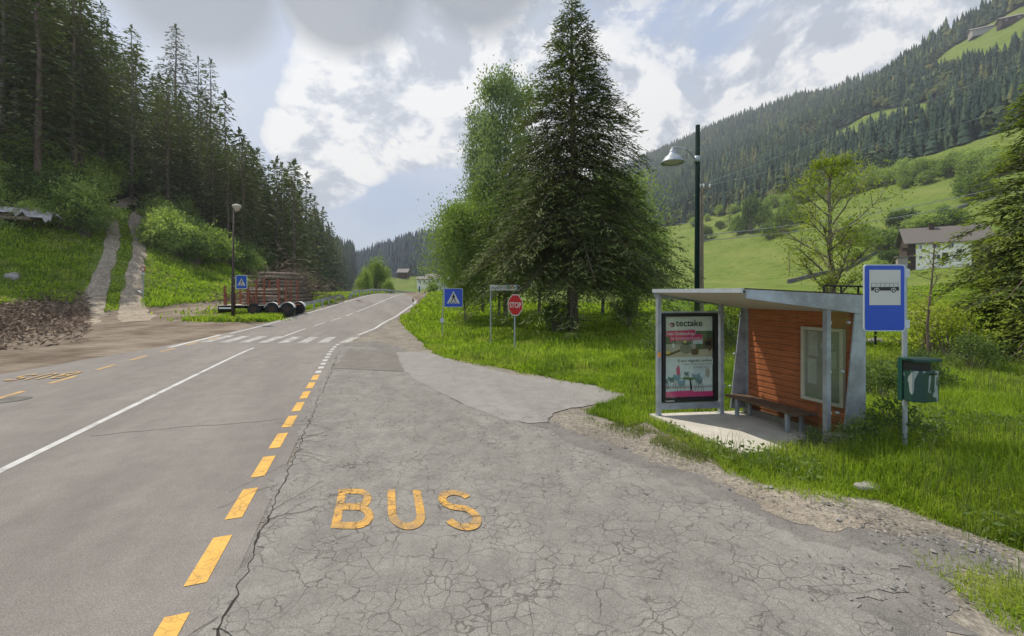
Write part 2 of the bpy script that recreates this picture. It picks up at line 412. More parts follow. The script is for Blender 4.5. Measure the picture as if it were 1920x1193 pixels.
M['ff_far'] = farforest('forest_distant', (.050, .075, .095), (.065, .090, .105), (.08, .11, .10))  # aerial haze put into the tree colours as a blue tint

# ------------------------------------------------------------------ road path
kn = np.array([0, 15, 18, 25, 35, 42, 62, 70, 80, 150.])
kap = np.array([0, 0, .4, 1.6, 1.0, .1, .1, 1.4, 2.0, .8])   # 1/100 m
zk = np.array([-60, 20, 25, 30, 35, 40, 50, 58, 66, 74, 90, 110, 150.])
zv = np.array([0, 0, .06, .22, .46, .80, 1.52, 2.0, 2.28, 2.26, 1.5, .3, -1.5])
SS = np.arange(-60, 150, .5)
_th0 = math.atan2(-.3347, .9423)
_k = np.interp(SS, kn, kap / 100); _k[SS < 0] = 0
TH = _th0 + np.cumsum(_k) * .5
PX = np.cumsum(np.sin(TH)) * .5; PY = np.cumsum(np.cos(TH)) * .5
i0 = int(np.argmin(abs(SS)))
PX += -4.78 * .9423 - PX[i0]; PY += -4.78 * .3347 - PY[i0]
_sh = np.interp(SS, [20, 24, 30, 36, 45, 60, 75], [0, .2, .6, 1.25, 1.5, 1.2, .8])
PX = PX + _sh * np.cos(TH); PY = PY - _sh * np.sin(TH)
def exR(s): return np.interp(s, [21, 24.5, 28.5, 33, 45, 60], [0, .35, .9, .7, .45, .25])
def exL(s): return -np.interp(s, [30, 37, 60], [0, .45, .4])
def smooth(a, b, x): t = np.clip((x - a) / (b - a), 0, 1); return t * t * (3 - 2 * t)
def road_so(X, Y):
    X = np.atleast_1d(X).astype(float); Y = np.atleast_1d(Y).astype(float)
    s = np.empty_like(X); o = np.empty_like(X)
    for a in range(0, len(X), 20000):
        x = X[a:a + 20000, None]; y = Y[a:a + 20000, None]
        d2 = (x - PX) ** 2 + (y - PY) ** 2; i = d2.argmin(1)
        dx = x[:, 0] - PX[i]; dy = y[:, 0] - PY[i]
        s[a:a + 20000] = SS[i] + dx * np.sin(TH[i]) + dy * np.cos(TH[i])
        o[a:a + 20000] = dx * np.cos(TH[i]) - dy * np.sin(TH[i])
    return s, o
def roadz(s): return np.interp(s, zk, zv)
def rp(s, off, dz=0.0):
    x = np.interp(s, SS, PX); y = np.interp(s, SS, PY); t = np.interp(s, SS, TH)
    return (float(x + off * np.cos(t)), float(y - off * np.sin(t)), float(roadz(s) + dz))

# ------------------------------------------------------------------ terrain
XB = ([-200, -40, 5, 12, 21, 33, 38, 46, 60, 90, 130, 210, 310, 600, 3000], [-18, -18, -22, -24, -27, -33, -31.5, -30, -33, -43, -58, -85, -120, -222, -1075])
GD = ([0, 5, 15, 25, 35, 50, 100, 220, 500, 900], [0, 1.4, 5.8, 11.8, 19, 30, 62, 130, 240, 300])
UR = ([5, 8, 20, 40, 70, 100, 144, 190, 260, 350, 500, 700, 850, 1000, 1400, 3000], [0, .12, .25, .4, 1.2, 4, 9.3, 26, 62, 106, 182, 278, 345, 338, 310, 250])
def vnoise(X, Y, sc_):
    # cheap smooth value noise from summed sines
    x = X / sc_; y = Y / sc_
    return (np.sin(x * 1.3 + 1.7 * np.sin(y * .9 + 1)) + np.sin(y * 1.7 + 1.3 * np.sin(x * 1.1 + 2)) + .6 * np.sin(2.3 * x + 1.9 * y) + .5 * np.sin(3.7 * x - 3.1 * y + np.sin(2.2 * y))) / 3.1
def left_d(X, Y): return (np.interp(Y, *XB) - X) * .94
def pinpoly(x, y, poly):
    ins = np.zeros(len(x), bool); n = len(poly); j = n - 1
    for i in range(n):
        xi, yi = poly[i]; xj, yj = poly[j]
        c = ((yi > y) != (yj > y)) & (x < (xj - xi) * (y - yi) / (yj - yi + 1e-12) + xi); ins ^= c; j = i
    return ins
FLAT = []
def terrain(X, Y):
    X = np.atleast_1d(np.asarray(X, float)); Y = np.atleast_1d(np.asarray(Y, float))
    s, o = road_so(X, Y)
    w = np.where(o < 0, 1 - smooth(30, 70, -o), 1 - smooth(5, 24, o))
    z = roadz(np.clip(s, -60, 149)) * w; zbase = z.copy()
    z -= .05 * smooth(0, 1, 1 - np.clip((np.abs(o + .4) - 4.0) / .8, 0, 1))
    d = left_d(X, Y)
    g = np.interp(np.maximum(d, 0), *GD)
    g *= 1 + .30 * smooth(38, 50, Y) * (1 - smooth(90, 160, Y)) * (1 - smooth(40, 90, d))
    g *= 1 + .08 * vnoise(X, Y, 9.0)
    z += g + smooth(0, 4, d) * .35 * vnoise(X, Y, 2.3)
    u = X * .9423 + Y * .3347; v = -.3347 * X + .9423 * Y
    zr = np.interp(u, *UR)
    zr *= 1 + .22 * smooth(250, 900, v) + .24 * (1 - smooth(180, 460, v)) * smooth(420, 650, u)
    zr += smooth(100, 200, u) * 3.0 * vnoise(X, Y, 45) + smooth(300, 500, u) * 9 * vnoise(X, Y, 110)
    z += np.where(u > 5, zr, 0)
    z += 74 * np.exp(-((X + 112) / 148) ** 2 - ((Y - 600) / 105) ** 2)
    # small unevenness off the asphalt on the right
    e = smooth(5.0, 6.5, u) * (1 - smooth(100, 200, u))
    z += e * (.07 * vnoise(X, Y, 1.1) + .04 * vnoise(X + 40, Y, .45) + .08)
    # verge bank beside the bus sign
    z += .16 * smooth(5.8, 7.4, u) * (1 - smooth(7.0, 9.5, Y))
    near = np.nonzero((X > -12) & (X < 9) & (Y > -14) & (Y < 30))[0]
    if len(near) and FLAT:
        fr = np.zeros(len(near)); xn, yn = X[near], Y[near]
        for dx, dy in ((0, 0), (.3, 0), (-.3, 0), (0, .3), (0, -.3), (.22, .22), (-.22, .22), (.22, -.22), (-.22, -.22)):
            ins = np.zeros(len(near), bool)
            for pl in FLAT: ins |= pinpoly(xn + dx, yn + dy, pl)
            fr += ins
        z[near] = z[near] * (1 - np.clip(fr / 5, 0, 1)) + (zbase[near] - .012) * np.clip(fr / 5, 0, 1)
    return z
def tz(x, y): return float(terrain(x, y)[0])
def G(px, py, y0=3.0, y1=1500.0):
    """ground point seen at photo pixel (px,py)"""
    Ys = np.geomspace(y0, y1, 900)
    Xs = (px - 960) / F * Ys; Zs = CAMZ - (py - HOR) / F * Ys
    T = terrain(Xs, Ys)
    hit = np.nonzero(T >= Zs)[0]
    i = hit[0] if len(hit) else len(Ys) - 1
    if i == 0: return Vector((Xs[0], Ys[0], T[0]))
    a = (Zs[i - 1] - T[i - 1]) / max(1e-6, (Zs[i - 1] - T[i - 1]) - (Zs[i] - T[i]))
    a = min(1.0, max(0.0, a)); y = Ys[i - 1] + a * (Ys[i] - Ys[i - 1]); x = (px - 960) / F * y
    return Vector((x, y, tz(x, y)))
def P(px, py, Y): return Vector(((px - 960) / F * Y, Y, CAMZ + (HOR - py) / F * Y))

def axis(lo, hi, a, b, fine, growth, cap):
    r = list(np.arange(a, b + 1e-6, fine)); st = fine; x = b
    while x < hi: st = min(st * growth, cap); x += st; r.append(x)
    st = fine; x = a; l = []
    while x > lo: st = min(st * growth, cap); x -= st; l.append(x)
    return np.array(l[::-1] + r)
def build_ground():
    xs = axis(-1500, 2600, -48, 26, .5, 1.07, 60); ys = axis(-120, 3200, -4, 62, .5, 1.06, 60)
    xs = np.unique(np.round(np.concatenate([xs, np.arange(-6, 9, .125)]), 4)); ys = np.unique(np.round(np.concatenate([ys, np.arange(1, 16, .125)]), 4))
    X, Y = np.meshgrid(xs, ys); nx, ny = len(xs), len(ys)
    x, y = X.ravel(), Y.ravel(); z = terrain(x, y)
    idx = np.arange(nx * ny).reshape(ny, nx)
    q = np.stack([idx[:-1, :-1], idx[:-1, 1:], idx[1:, 1:], idx[1:, :-1]], -1).reshape(-1, 4)
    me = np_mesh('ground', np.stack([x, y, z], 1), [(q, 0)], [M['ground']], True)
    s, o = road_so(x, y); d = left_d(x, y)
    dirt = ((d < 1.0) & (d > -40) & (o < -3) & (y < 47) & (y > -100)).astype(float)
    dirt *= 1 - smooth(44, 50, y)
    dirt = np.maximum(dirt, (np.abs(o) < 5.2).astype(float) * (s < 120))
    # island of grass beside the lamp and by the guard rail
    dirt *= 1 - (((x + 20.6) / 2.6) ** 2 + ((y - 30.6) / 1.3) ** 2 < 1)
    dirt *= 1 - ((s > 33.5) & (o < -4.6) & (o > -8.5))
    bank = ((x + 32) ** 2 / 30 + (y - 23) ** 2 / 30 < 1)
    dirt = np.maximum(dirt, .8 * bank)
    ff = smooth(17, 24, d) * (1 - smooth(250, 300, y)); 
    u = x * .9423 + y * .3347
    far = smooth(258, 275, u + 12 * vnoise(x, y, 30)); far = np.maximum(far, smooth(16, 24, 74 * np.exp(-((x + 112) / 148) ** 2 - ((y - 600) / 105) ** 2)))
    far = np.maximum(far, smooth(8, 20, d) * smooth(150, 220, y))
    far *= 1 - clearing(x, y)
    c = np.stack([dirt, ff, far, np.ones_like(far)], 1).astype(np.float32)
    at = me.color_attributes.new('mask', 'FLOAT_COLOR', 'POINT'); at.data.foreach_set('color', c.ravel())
    tag(link_mesh('ground', me), kind='structure')
CLR = []
def clearing(x, y):
    if not CLR:
        for px, py, ra, el in ((1842, 76, 42, 1.0), (1900, 56, 46, 1.0), (1800, 96, 26, 1.0), (1585, 250, 36, 2.0), (1665, 235, 30, 2.0), (1420, 238, 24, 2.4), (1500, 205, 22, 2.4), (1610, 150, 20, 2.4), (1850, 290, 45, 1.4), (1905, 300, 50, 1.3)):
            p_ = G(px, py, 60, 1400); CLR.append((p_.x, p_.y, ra, el))
    c = np.zeros(len(x), bool); n_ = vnoise(x, y, 16) * .25 + 1
    for a, b, ra, el in CLR:
        du = (x - a) * .9423 + (y - b) * .3347; dv = -(x - a) * .3347 + (y - b) * .9423
        c |= (du / ra) ** 2 + (dv / (ra * el)) ** 2 < n_
    return c.astype(float)
# ------------------------------------------------------------------ sheets
def jitter_poly(pts, step=.18, amp=.05, seed=0):
    r = []; n = len(pts)
    for i in range(n):
        a = Vector(pts[i]); b = Vector(pts[(i + 1) % n]); L = (b - a).length; k = max(1, int(L / step))
        nrm = Vector((-(b - a).y, (b - a).x)) / max(L, 1e-6)
        for j in range(k):
            p = a + (b - a) * j / k
            w = noise.noise(Vector((p.x * 1.1, p.y * 1.1, seed))) * 2.2 + noise.noise(Vector((p.x * 4.5, p.y * 4.5, seed + 3))) * 1.1 + noise.noise(Vector((p.x * 13, p.y * 13, seed + 5))) * .7
            r.append((p.x + nrm.x * w * amp, p.y + nrm.y * w * amp))
    return r
def gp(px, py, z=0.0):
    Y = (CAMZ - z) * F / (py - HOR); return ((px - 960) / F * Y, Y)
GRAV = [gp(655, 634), gp(700, 610), gp(735, 600), gp(762, 622), gp(800, 648), gp(840, 668), gp(900, 680), gp(1000, 700), gp(1120, 722), gp(1172, 738), gp(1130, 752), gp(1100, 775), gp(1180, 800), gp(1215, 790), gp(1300, 843), gp(1345, 868), gp(1440, 905),
        gp(1560, 922), gp(1660, 936), gp(1760, 973), gp(1860, 1006), gp(1960, 1040), gp(2100, 1080), (4.6, 2.5), (4.2, 1.2), (4.5, -6), (1.0, -14), (-2.0, -14), rp(0, 3.6)[:2], rp(10, 3.6)[:2], rp(20, 3.6)[:2]]
SIDE = [gp(742, 661), gp(862, 680), gp(960, 703), gp(1060, 716), gp(1130, 727), gp(1178, 741), gp(1140, 757), gp(1070, 766), gp(1025, 792), gp(940, 788)]
def zb(x, y):
    s, o = road_so(x, y); return float(roadz(np.clip(s, -60, 149))[0] * (1 - smooth(5, 24, o))[0])
def sheet(name, pts, z, m, amp=.05, seed=0, step=.06, kind='structure'):
    pts = jitter_poly(pts, step, amp, seed)
    b = MB(); b.flat(pts, lambda x, y: (x, y, z + (zb(x, y) if y > 16 else 0))); o = b.build(name, m, recalc=False)
    me = o.data
    if me.polygons and sum(p.normal.z for p in me.polygons) < 0: me.flip_normals()
    return tag(o, kind=kind)

def build_roads():
    # main carriageway
    s = np.arange(-58, 146, .8)
    le = -3.75 - 2.2 * (1 - smooth(14, 26, s)); le = le + exL(s); re_ = 3.72 + exR(s)
    rows = []
    for i, q in enumerate(s):
        offs = np.linspace(le[i] + .15 * noise.noise(Vector((q * .8, 0, 0))), re_[i] + .04 * noise.noise(Vector((q * 1.5, 5, 0))), 9)
        rows.append([rp(q, o, .012) for o in offs])
    V = np.array(rows).reshape(-1, 3); n = 9
    idx = np.arange(len(V)).reshape(-1, n)
    f = np.stack([idx[:-1, :-1], idx[:-1, 1:], idx[1:, 1:], idx[1:, :-1]], -1).reshape(-1, 4)
    tag(link_mesh('road', np_mesh('road', V, [(f, 0)], [M['road']], True)), kind='structure')
    # gravel shoulder under everything at the right
    g = [gp(655, 634), gp(700, 610), gp(745, 612), gp(800, 648), gp(840, 668), gp(1000, 700), gp(1170, 742), gp(1222, 780), gp(1290, 830), gp(1345, 868), gp(1440, 905),
         gp(1560, 922), gp(1660, 938), gp(1760, 975), gp(1860, 1008), gp(1960, 1040), gp(2100, 1080), (4.6, 2.5), (4.2, 1.2), (4.5, -6), (1.0, -14), (-2.0, -14), rp(0, 3.6)[:2], rp(10, 3.6)[:2], rp(20, 3.6)[:2]]
    sheet('gravel_shoulder', GRAV, .003, M['gravel'], .06, 1)
    e = [gp(640, 646), gp(700, 640), gp(760, 655), gp(800, 700), gp(900, 745), gp(960, 765), gp(1040, 795), gp(1130, 832), gp(1230, 862), gp(1330, 895), gp(1420, 920), gp(1500, 975), gp(1600, 990),
         gp(1700, 985), gp(1820, 1010), gp(1900, 1045), gp(1880, 1085), gp(1780, 1110), gp(1820, 1160), (2.9, 2.6), (3.2, 0), (3.0, -8), (-.2, -12)] + [rp(q, 3.7)[:2] for q in (-8, -4, 0, 4, 8, 12, 16, 19)]
    sheet('broken_asphalt_edge', e, .008, M['edge'], .16, 7)
    b = [gp(636, 650), gp(690, 652), gp(745, 664), gp(790, 712), gp(880, 762), gp(960, 790), gp(1060, 830), gp(1180, 872), gp(1300, 915), gp(1390, 955), gp(1500, 1020), gp(1600, 1030), gp(1700, 1045),
         gp(1690, 1090), gp(1620, 1120), gp(1700, 1250), (2.4, 2.0), (2.4, -6), (-.5, -11)] + [rp(q, 3.7)[:2] for q in (-8, -4, 0, 4, 8, 12, 16, 18.5)]
    sheet('bus_bay', b, .0145, M['bay'], .12, 3)
    sd = [gp(742, 661), gp(800, 661), gp(862, 680), gp(960, 703), gp(1060, 716), gp(1130, 727), gp(1178, 741), gp(1140, 757), gp(1070, 766), gp(1040, 776), gp(1025, 792), gp(990, 795), gp(940, 788), gp(880, 765), gp(820, 735), gp(775, 712), gp(757, 690)]
    sheet('side_road', sd, .019, M['side'], .035, 5)
    pt = [gp(655, 654), gp(742, 661), gp(757, 698), gp(625, 692)]
    sheet('asphalt_patch', pt, .023, M['patch'], .02, 9)
    sa = [gp(1360, 902), gp(1430, 915), gp(1500, 930), gp(1545, 955), gp(1610, 968), gp(1680, 985), gp(1640, 992), gp(1540, 985), gp(1480, 968), gp(1440, 945)]
    sheet('sand_patch', sa, .0115, M['sand'], .10, 11, .05)
    # dark stains of crumbled tar
    # markings
    z = .0
    def strip(s0, s1, off, w, m, name, dz=.017, step=1.0, mb=None):
        own = mb is None; mb = mb or MB()
        qs = list(np.arange(s0, s1, step)) + [s1]
        for a, b_ in zip(qs[:-1], qs[1:]):
            ea, eb = (exR(a), exR(b_)) if off > 3 else ((exL(a), exL(b_)) if off < -3 else (0, 0))
            mb.add([rp(a, off + ea - w / 2, dz), rp(a, off + ea + w / 2, dz), rp(b_, off + eb + w / 2, dz), rp(b_, off + eb - w / 2, dz)], [(0, 1, 2, 3)])
        if own: tag(mb.build(name, m, recalc=False), kind='structure')
    strip(-50, 12.45, 0, .13, M['pwhite'], 'centre_line')
    mb = MB(); strip(12.5, 15.12, .0, .13, None, '', mb=mb); strip(15.2, 21.2, 0, .12, None, '', mb=mb)
    strip(24.5, 29.0, 0, .12, None, '', mb=mb)
    for q in np.arange(30.5, 40, 3.0): strip(q, q + 1.8, 0, .12, None, '', mb=mb)
    strip(41, 78, 0, .13, None, '', mb=mb)
    tag(mb.build('centre_line', M['pwhite'], recalc=False), kind='structure')
    mb = MB()
    for k in range(-8, 9): strip(4.22 + 1.09 * k, 4.22 + 1.09 * k + .74, 3.42, .165, None, '', mb=mb)
    tag(mb.build('bus_bay_dashes', M['pyellow'], recalc=False), kind='structure')
    mb = MB()
    for k in range(11): strip(14.0 + .78 * k, 14.0 + .78 * k + .38, 3.42, .16, None, '', mb=mb)
    tag(mb.build('junction_dots', M['pwhite'], recalc=False), kind='structure')
    mb = MB()
    for k in range(-6, 11): strip(4.7 + 2.03 * k, 4.7 + 2.03 * k + 1.1, -3.30, .14, None, '', mb=mb)
    tag(mb.build('far_bay_dashes', M['pyellow_w'], recalc=False), kind='structure')
    strip(25.2, 78, 3.40, .17, M['pwhite'], 'edge_line')
    strip(27.2, 78, -3.35, .15, M['pwhite'], 'edge_line')
    for k in range(8):
        o_ = -2.95 + k * .93; q_ = 24.15 - .32 * o_; strip(q_ - 1.25, q_ + 1.25, o_, .46, M['pcross'], 'crosswalk_stripe', .019)
    strip(22.3, 26.8, -3.62, .26, M['pwhite'], 'crosswalk_stripe', .019)
    # BUS lettering
    lv = [0.0]
    def stroke(mb, pts, w, fn):
        pts = [Vector(p) for p in pts]
        L = []; Rr = []
        for i, p in enumerate(pts):
            t = (pts[min(i + 1, len(pts) - 1)] - pts[max(i - 1, 0)]).normalized(); n_ = Vector((-t.y, t.x)) * w / 2
            L.append(p + n_); Rr.append(p - n_)
        lv[0] += .0012; f0 = fn; e_ = lv[0]
        fn = lambda a, b_: (f0(a, b_)[0], f0(a, b_)[1], f0(a, b_)[2] + e_)
        for i in range(len(pts) - 1): mb.add([fn(*L[i]), fn(*Rr[i]), fn(*Rr[i + 1]), fn(*L[i + 1])], [(0, 1, 2, 3)])
    def arc(cx, cy, rx, ry, a0, a1, n_=12): return [(cx + rx * math.cos(R(a0 + (a1 - a0) * i / n_)), cy + ry * math.sin(R(a0 + (a1 - a0) * i / n_))) for i in range(n_ + 1)]
    def letters(fn, mb, w=.16):
        B1 = [(0, 0), (0, 1)]; stroke(mb, B1, w, fn)
        stroke(mb, [(0, .94), (.3, .94)] + arc(.3, .73, .20, .21, 90, -90) + [(0, .52)], w, fn)
        stroke(mb, [(0, .5), (.3, .5)] + arc(.3, .28, .25, .22, 90, -90) + [(0, .06)], w, fn)
        stroke(mb, [(.95, 1)] + [(.95, .35)] + arc(1.2, .35, .25, .29, 180, 360) + [(1.45, 1)], w, fn)
        stroke(mb, arc(2.15, .73, .25, .21, 20, 270, 14) , w, fn)
        stroke(mb, arc(2.15, .29, .25, .23, 90, -160, 14), w, fn)
    mb = MB(); letters(lambda a, b_: (-1.86 + a * .645 - b_ * .27, 4.36 + b_ * .86 + a * -.02, .018), mb, .15)
    lv[0] = 0.0
    tag(mb.build('bus_lettering', M['plet'], recalc=False), kind='structure')
    # far bay lettering (read from the other direction)
    o0 = Vector(rp(15.6, -4.75)[:2]); du = Vector(rp(15.6, -3.50)[:2]) - o0; dv = Vector(rp(16.6, -4.75)[:2]) - o0
    mb = MB()
    letters(lambda a, b_: (o0.x + du.x * (1 - a / 2.4) + dv.x * (1 - b_) , o0.y + du.y * (1 - a / 2.4) + dv.y * (1 - b_), .030), mb, .13)
    tag(mb.build('bus_lettering', M['pyellow_w'], recalc=False), kind='structure')
    # seam crack between carriageway and bay
    mb = MB(); pts = []
    for q in np.arange(-6, 19, .06):
        o_ = 3.78 + .10 * noise.noise(Vector((q * .9, 1, 0))) + .05 * noise.noise(Vector((q * 5, 2, 0)))
        pts.append((q, o_ + .03 * noise.noise(Vector((q * 14, 4, 0))), .003 + .014 * abs(noise.noise(Vector((q * 3, 9, 0))))))
    for a, b_ in zip(pts[:-1], pts[1:]):
        mb.add([rp(a[0], a[1] - a[2], .019), rp(a[0], a[1] + a[2], .019), rp(b_[0], b_[1] + b_[2], .019), rp(b_[0], b_[1] - b_[2], .019)], [(0, 1, 2, 3)])
    rr = random.Random(5)
    for k in range(26):
        q = rr.uniform(1.5, 15); o_ = 3.72; sg = rr.choice((-1, 1, 1)); p = [(q, o_)]; an = rr.uniform(-1, 1)
        for j in range(rr.randint(4, 11)):
            an += rr.uniform(-.8, .8) * .8; p.append((p[-1][0] + math.sin(an) * .09 , p[-1][1] + sg * .06))
            if p[-1][1] < 3.2: break
        for a, b_ in zip(p[:-1], p[1:]):
            w = .004
            mb.add([rp(a[0] - w, a[1], .021), rp(a[0] + w, a[1], .021), rp(b_[0] + w, b_[1], .021), rp(b_[0] - w, b_[1], .021)], [(0, 1, 2, 3)])
    tag(mb.build('road_crack', M['crack'], recalc=False), kind='structure')
    # transverse cracks on carriageway
    mb = MB()
    for (q, a0, a1) in ((17.2, -3, 3.4), (9.2, .3, 3.3), (28.5, -3, 3)):
        pr = None
        for o_ in np.arange(a0, a1, .12):
            c = (q + .15 * noise.noise(Vector((o_ * 1.5, q, 0))) + .04 * noise.noise(Vector((o_ * 7, q, 3))), o_)
            if pr: mb.add([rp(pr[0] - .006, pr[1], .016), rp(pr[0] + .006, pr[1], .016), rp(c[0] + .006, c[1], .016), rp(c[0] - .006, c[1], .016)], [(0, 1, 2, 3)])
            pr = c
    tag(mb.build('road_crack', M['crack'], recalc=False), kind='structure')
    # manhole cover
    mb = MB(); c = gp(20, 751)
    mb.tube([(0, 0, .0), (0, 0, .018)], .33, 24); mb.tube([(0, 0, .018), (0, 0, .022)], .27, 24)
    for k in range(6): mb.box((-.18 + k * .072, 0, .023), (.02, .34, .006))
    o = mb.build('manhole_cover', M['edge']); o.location = (c[0], c[1], .008)
    tag(o, 'dark round manhole cover near the yellow dashes of the far lane', 'manhole cover')
    # dirt track with two ruts
    cen = [(203, 606), (206, 596), (212, 560), (223, 510), (235, 476), (238, 448), (230, 412), (236, 396), (268, 380)]
    pts = [G(*c_) for c_ in cen]
    path = []
    for a, b_ in zip(pts[:-1], pts[1:]):
        n_ = max(2, int((b_ - a).length / .7))
        for j in range(n_): path.append(a.lerp(b_, j / n_))
    path.append(pts[-1])
    for _ in range(8): path = [path[0]] + [(path[i - 1] + path[i] * 2 + path[i + 1]) / 4 for i in range(1, len(path) - 1)] + [path[-1]]
    mb = MB()
    for sgn in (-1, 1):
        ring = []
        for i, p in enumerate(path):
            t = (path[min(i + 1, len(path) - 1)] - path[max(i - 1, 0)]); t.z = 0; t.normalize(); n_ = Vector((t.y, -t.x, 0))
            f_ = 1 - min(1, i / (len(path) * .28)); hw = .72 + .75 * f_; cc = 1.12 + .35 * f_
            row = []
            for k in range(5):
                off = sgn * cc + (k / 2 - 1) * hw * (.80 + .35 * noise.noise(Vector((i * .3, k, sgn))))
                q = p + n_ * off; row.append((q.x, q.y, tz(q.x, q.y) + .02 + .07 * min(1, i / 12) - .05 * (abs(k - 2) == 2)))
            ring.append(row)
        for a, b_ in zip(ring[:-1], ring[1:]):
            for k in range(4): mb.add([a[k], a[k + 1], b_[k + 1], b_[k]], [(0, 1, 2, 3)])
    tag(mb.build('dirt_track', M['track'], smooth=True), kind='structure')
    return path

# ------------------------------------------------------------------ foliage generators
def diamonds(Pc, D, W, l, w):
    l = np.asarray(l)[:, None]; w = np.asarray(w)[:, None]
    a = Pc; b = Pc + D * l * .45 + W * w * .5; c = Pc + D * l; d = Pc + D * l * .45 - W * w * .5
    V = np.stack([a, b, c, d], 1).reshape(-1, 3)
    return V, np.arange(len(V)).reshape(-1, 4)
def unit(a): return a / np.maximum(np.linalg.norm(a, axis=-1, keepdims=True), 1e-9)
def rnd_perp(D, r):
    q = unit(r.normal(size=D.shape)); return unit(np.cross(D, q))

def spruce_meshes(name, H, Rm, clear, nwh, nb, ntw, card, seed, mats, dead=0, full=.75, droop=.35, trunk_r=None, nsides=7, cardw=.42):
    r = np.random.default_rng(seed); rr = random.Random(seed)
    tr = trunk_r or H * .011
    tb = MB(); n = 10
    bend = [(rr.uniform(-1, 1) * .02 * H * (k / n) * (1 - k / n), rr.uniform(-1, 1) * .02 * H * (k / n) * (1 - k / n)) for k in range(n + 1)]
    tpts = [(bend[k][0], bend[k][1], H * k / n - (.3 if k == 0 else 0)) for k in range(n + 1)]
    tb.tube(tpts, [tr * (1.25 if k == 0 else 1) * (1 - k / n) ** .8 + .012 for k in range(n + 1)], nsides)
    def tx(h): k = min(h / H * n, n - .001); i = int(k); f = k - i; return np.array([bend[i][0] * (1 - f) + bend[i + 1][0] * f, bend[i][1] * (1 - f) + bend[i + 1][1] * f, h])
    cards = []; 
    hs = clear + (H - clear) * (np.linspace(0, 1, nwh) ** .92)
    for wi, h in enumerate(hs[:-1]):
        fr = (h - clear) / (H - clear)
        L0 = Rm * ((1 - fr) ** full) * (.55 + .45 * min(1, fr / .14 + .35)) + .12
        az0 = rr.uniform(0, 6.28); nbb = max(4, int(nb * (1 - .35 * fr)))
        for k in range(nbb):
            az = az0 + 6.283 * k / nbb + rr.uniform(-.35, .35); L = L0 * (rr.uniform(.62, 1.15) if k % 3 else rr.uniform(.9, 1.22))
            if rr.random() < .06: L *= .4
            out = np.array([math.cos(az), math.sin(az), 0.]); side = np.array([-math.sin(az), math.cos(az), 0.])
            b0 = tx(min(h + rr.uniform(-.4, .4) * (H - clear) / nwh, H - .1))
            up = .25 + .55 * fr; dr = droop * (1 - fr) + .05
            m = max(4, int(ntw * (L / Rm) ** .8 * rr.uniform(.8, 1.2)))
            t = np.sort(r.uniform(.12, 1, m)); t[-1] = 1
            base = b0 + out * (t * L)[:, None] + np.array([0, 0, 1.]) * ((up * t - (up + dr) * t ** 2 * 1.25 + .35 * dr * t ** 5) * L)[:, None]
            sg = np.where(np.arange(m) % 2 == 0, 1, -1)
            tl = (.42 * L * (1 - t) ** .7 + .10 * Rm * .5) * r.uniform(.6, 1.2, m)
            td = unit(out * r.uniform(.5, 1.1, m)[:, None] + side * (sg * r.uniform(.5, 1.0, m))[:, None] + np.array([0, 0, -1.]) * r.uniform(.05, .45, m)[:, None] + np.array([0, 0, .3]) * (fr > .5))
            nc = np.maximum(1, (tl / (card * .55)).astype(int))
            rep = np.repeat(np.arange(m), nc)
            kk = np.concatenate([np.arange(c) for c in nc]) / nc[rep]
            pc = base[rep] + td[rep] * (tl[rep] * kk)[:, None] + r.normal(size=(len(rep), 3)) * card * .10
            dd = unit(td[rep] + r.normal(size=(len(rep), 3)) * .20 + np.array([0, 0, -.22]))
            ww = unit(np.cross(dd, np.array([0, 0, 1.]) + r.normal(size=dd.shape) * .38))
            tip = ((kk > .6) | (t[rep] > .85)).astype(int)
            cards.append((pc, dd, ww, card * r.uniform(.7, 1.25, len(rep)), card * cardw * r.uniform(.7, 1.2, len(rep)), tip))
            if L > Rm * .3 and nsides > 5:
                tb.tube([b0, b0 + out * L * .5 + np.array([0, 0, (up * .5 - (up + dr) * .31) * L]), b0 + out * L * .92 + np.array([0, 0, (up * .92 - (up + dr) * 1.06 + .3 * dr) * L])], [max(.012, L * .009), L * .006, .005], 4, cap=False)
    for k in range(dead):
        h = rr.uniform(.12, 1) * clear; az = rr.uniform(0, 6.28); L = rr.uniform(.25, .6) * Rm * .8
        b0 = tx(h); e = b0 + np.array([math.cos(az) * L, math.sin(az) * L, rr.uniform(-.35, .1) * L])
        tb.tube([b0, e], [.022, .006], 3, cap=False)
    # leader
    m = 14; t = np.linspace(0, 1, m); b = np.stack([np.zeros(m) + tx(H - .01)[0], np.zeros(m) + tx(H - .01)[1], H - .9 * (1 - t) * min(1, H / 12)], 1)
    dd = unit(np.stack([r.normal(size=m) * .4, r.normal(size=m) * .4, np.ones(m)], 1)); cards.append((b, dd, rnd_perp(dd, r), np.full(m, card * .8), np.full(m, card * .3), np.ones(m, int)))
    Pc, D, W, l, w, tip = [np.concatenate([c[i] for c in cards]) for i in range(6)]
    V, Q = diamonds(Pc, D, W, l, w)
    crown = np_mesh(name + '_crown', V, [(Q[tip == 0], 0), (Q[tip == 1], 1)], [mats[1], mats[2]])
    tme = bpy.data.meshes.new(name + '_trunk'); tme.from_pydata([tuple(map(float, v)) for v in tb.v], [], tb.f); tme.materials.append(mats[0])
    for p in tme.polygons: p.use_smooth = True
    return tme, crown

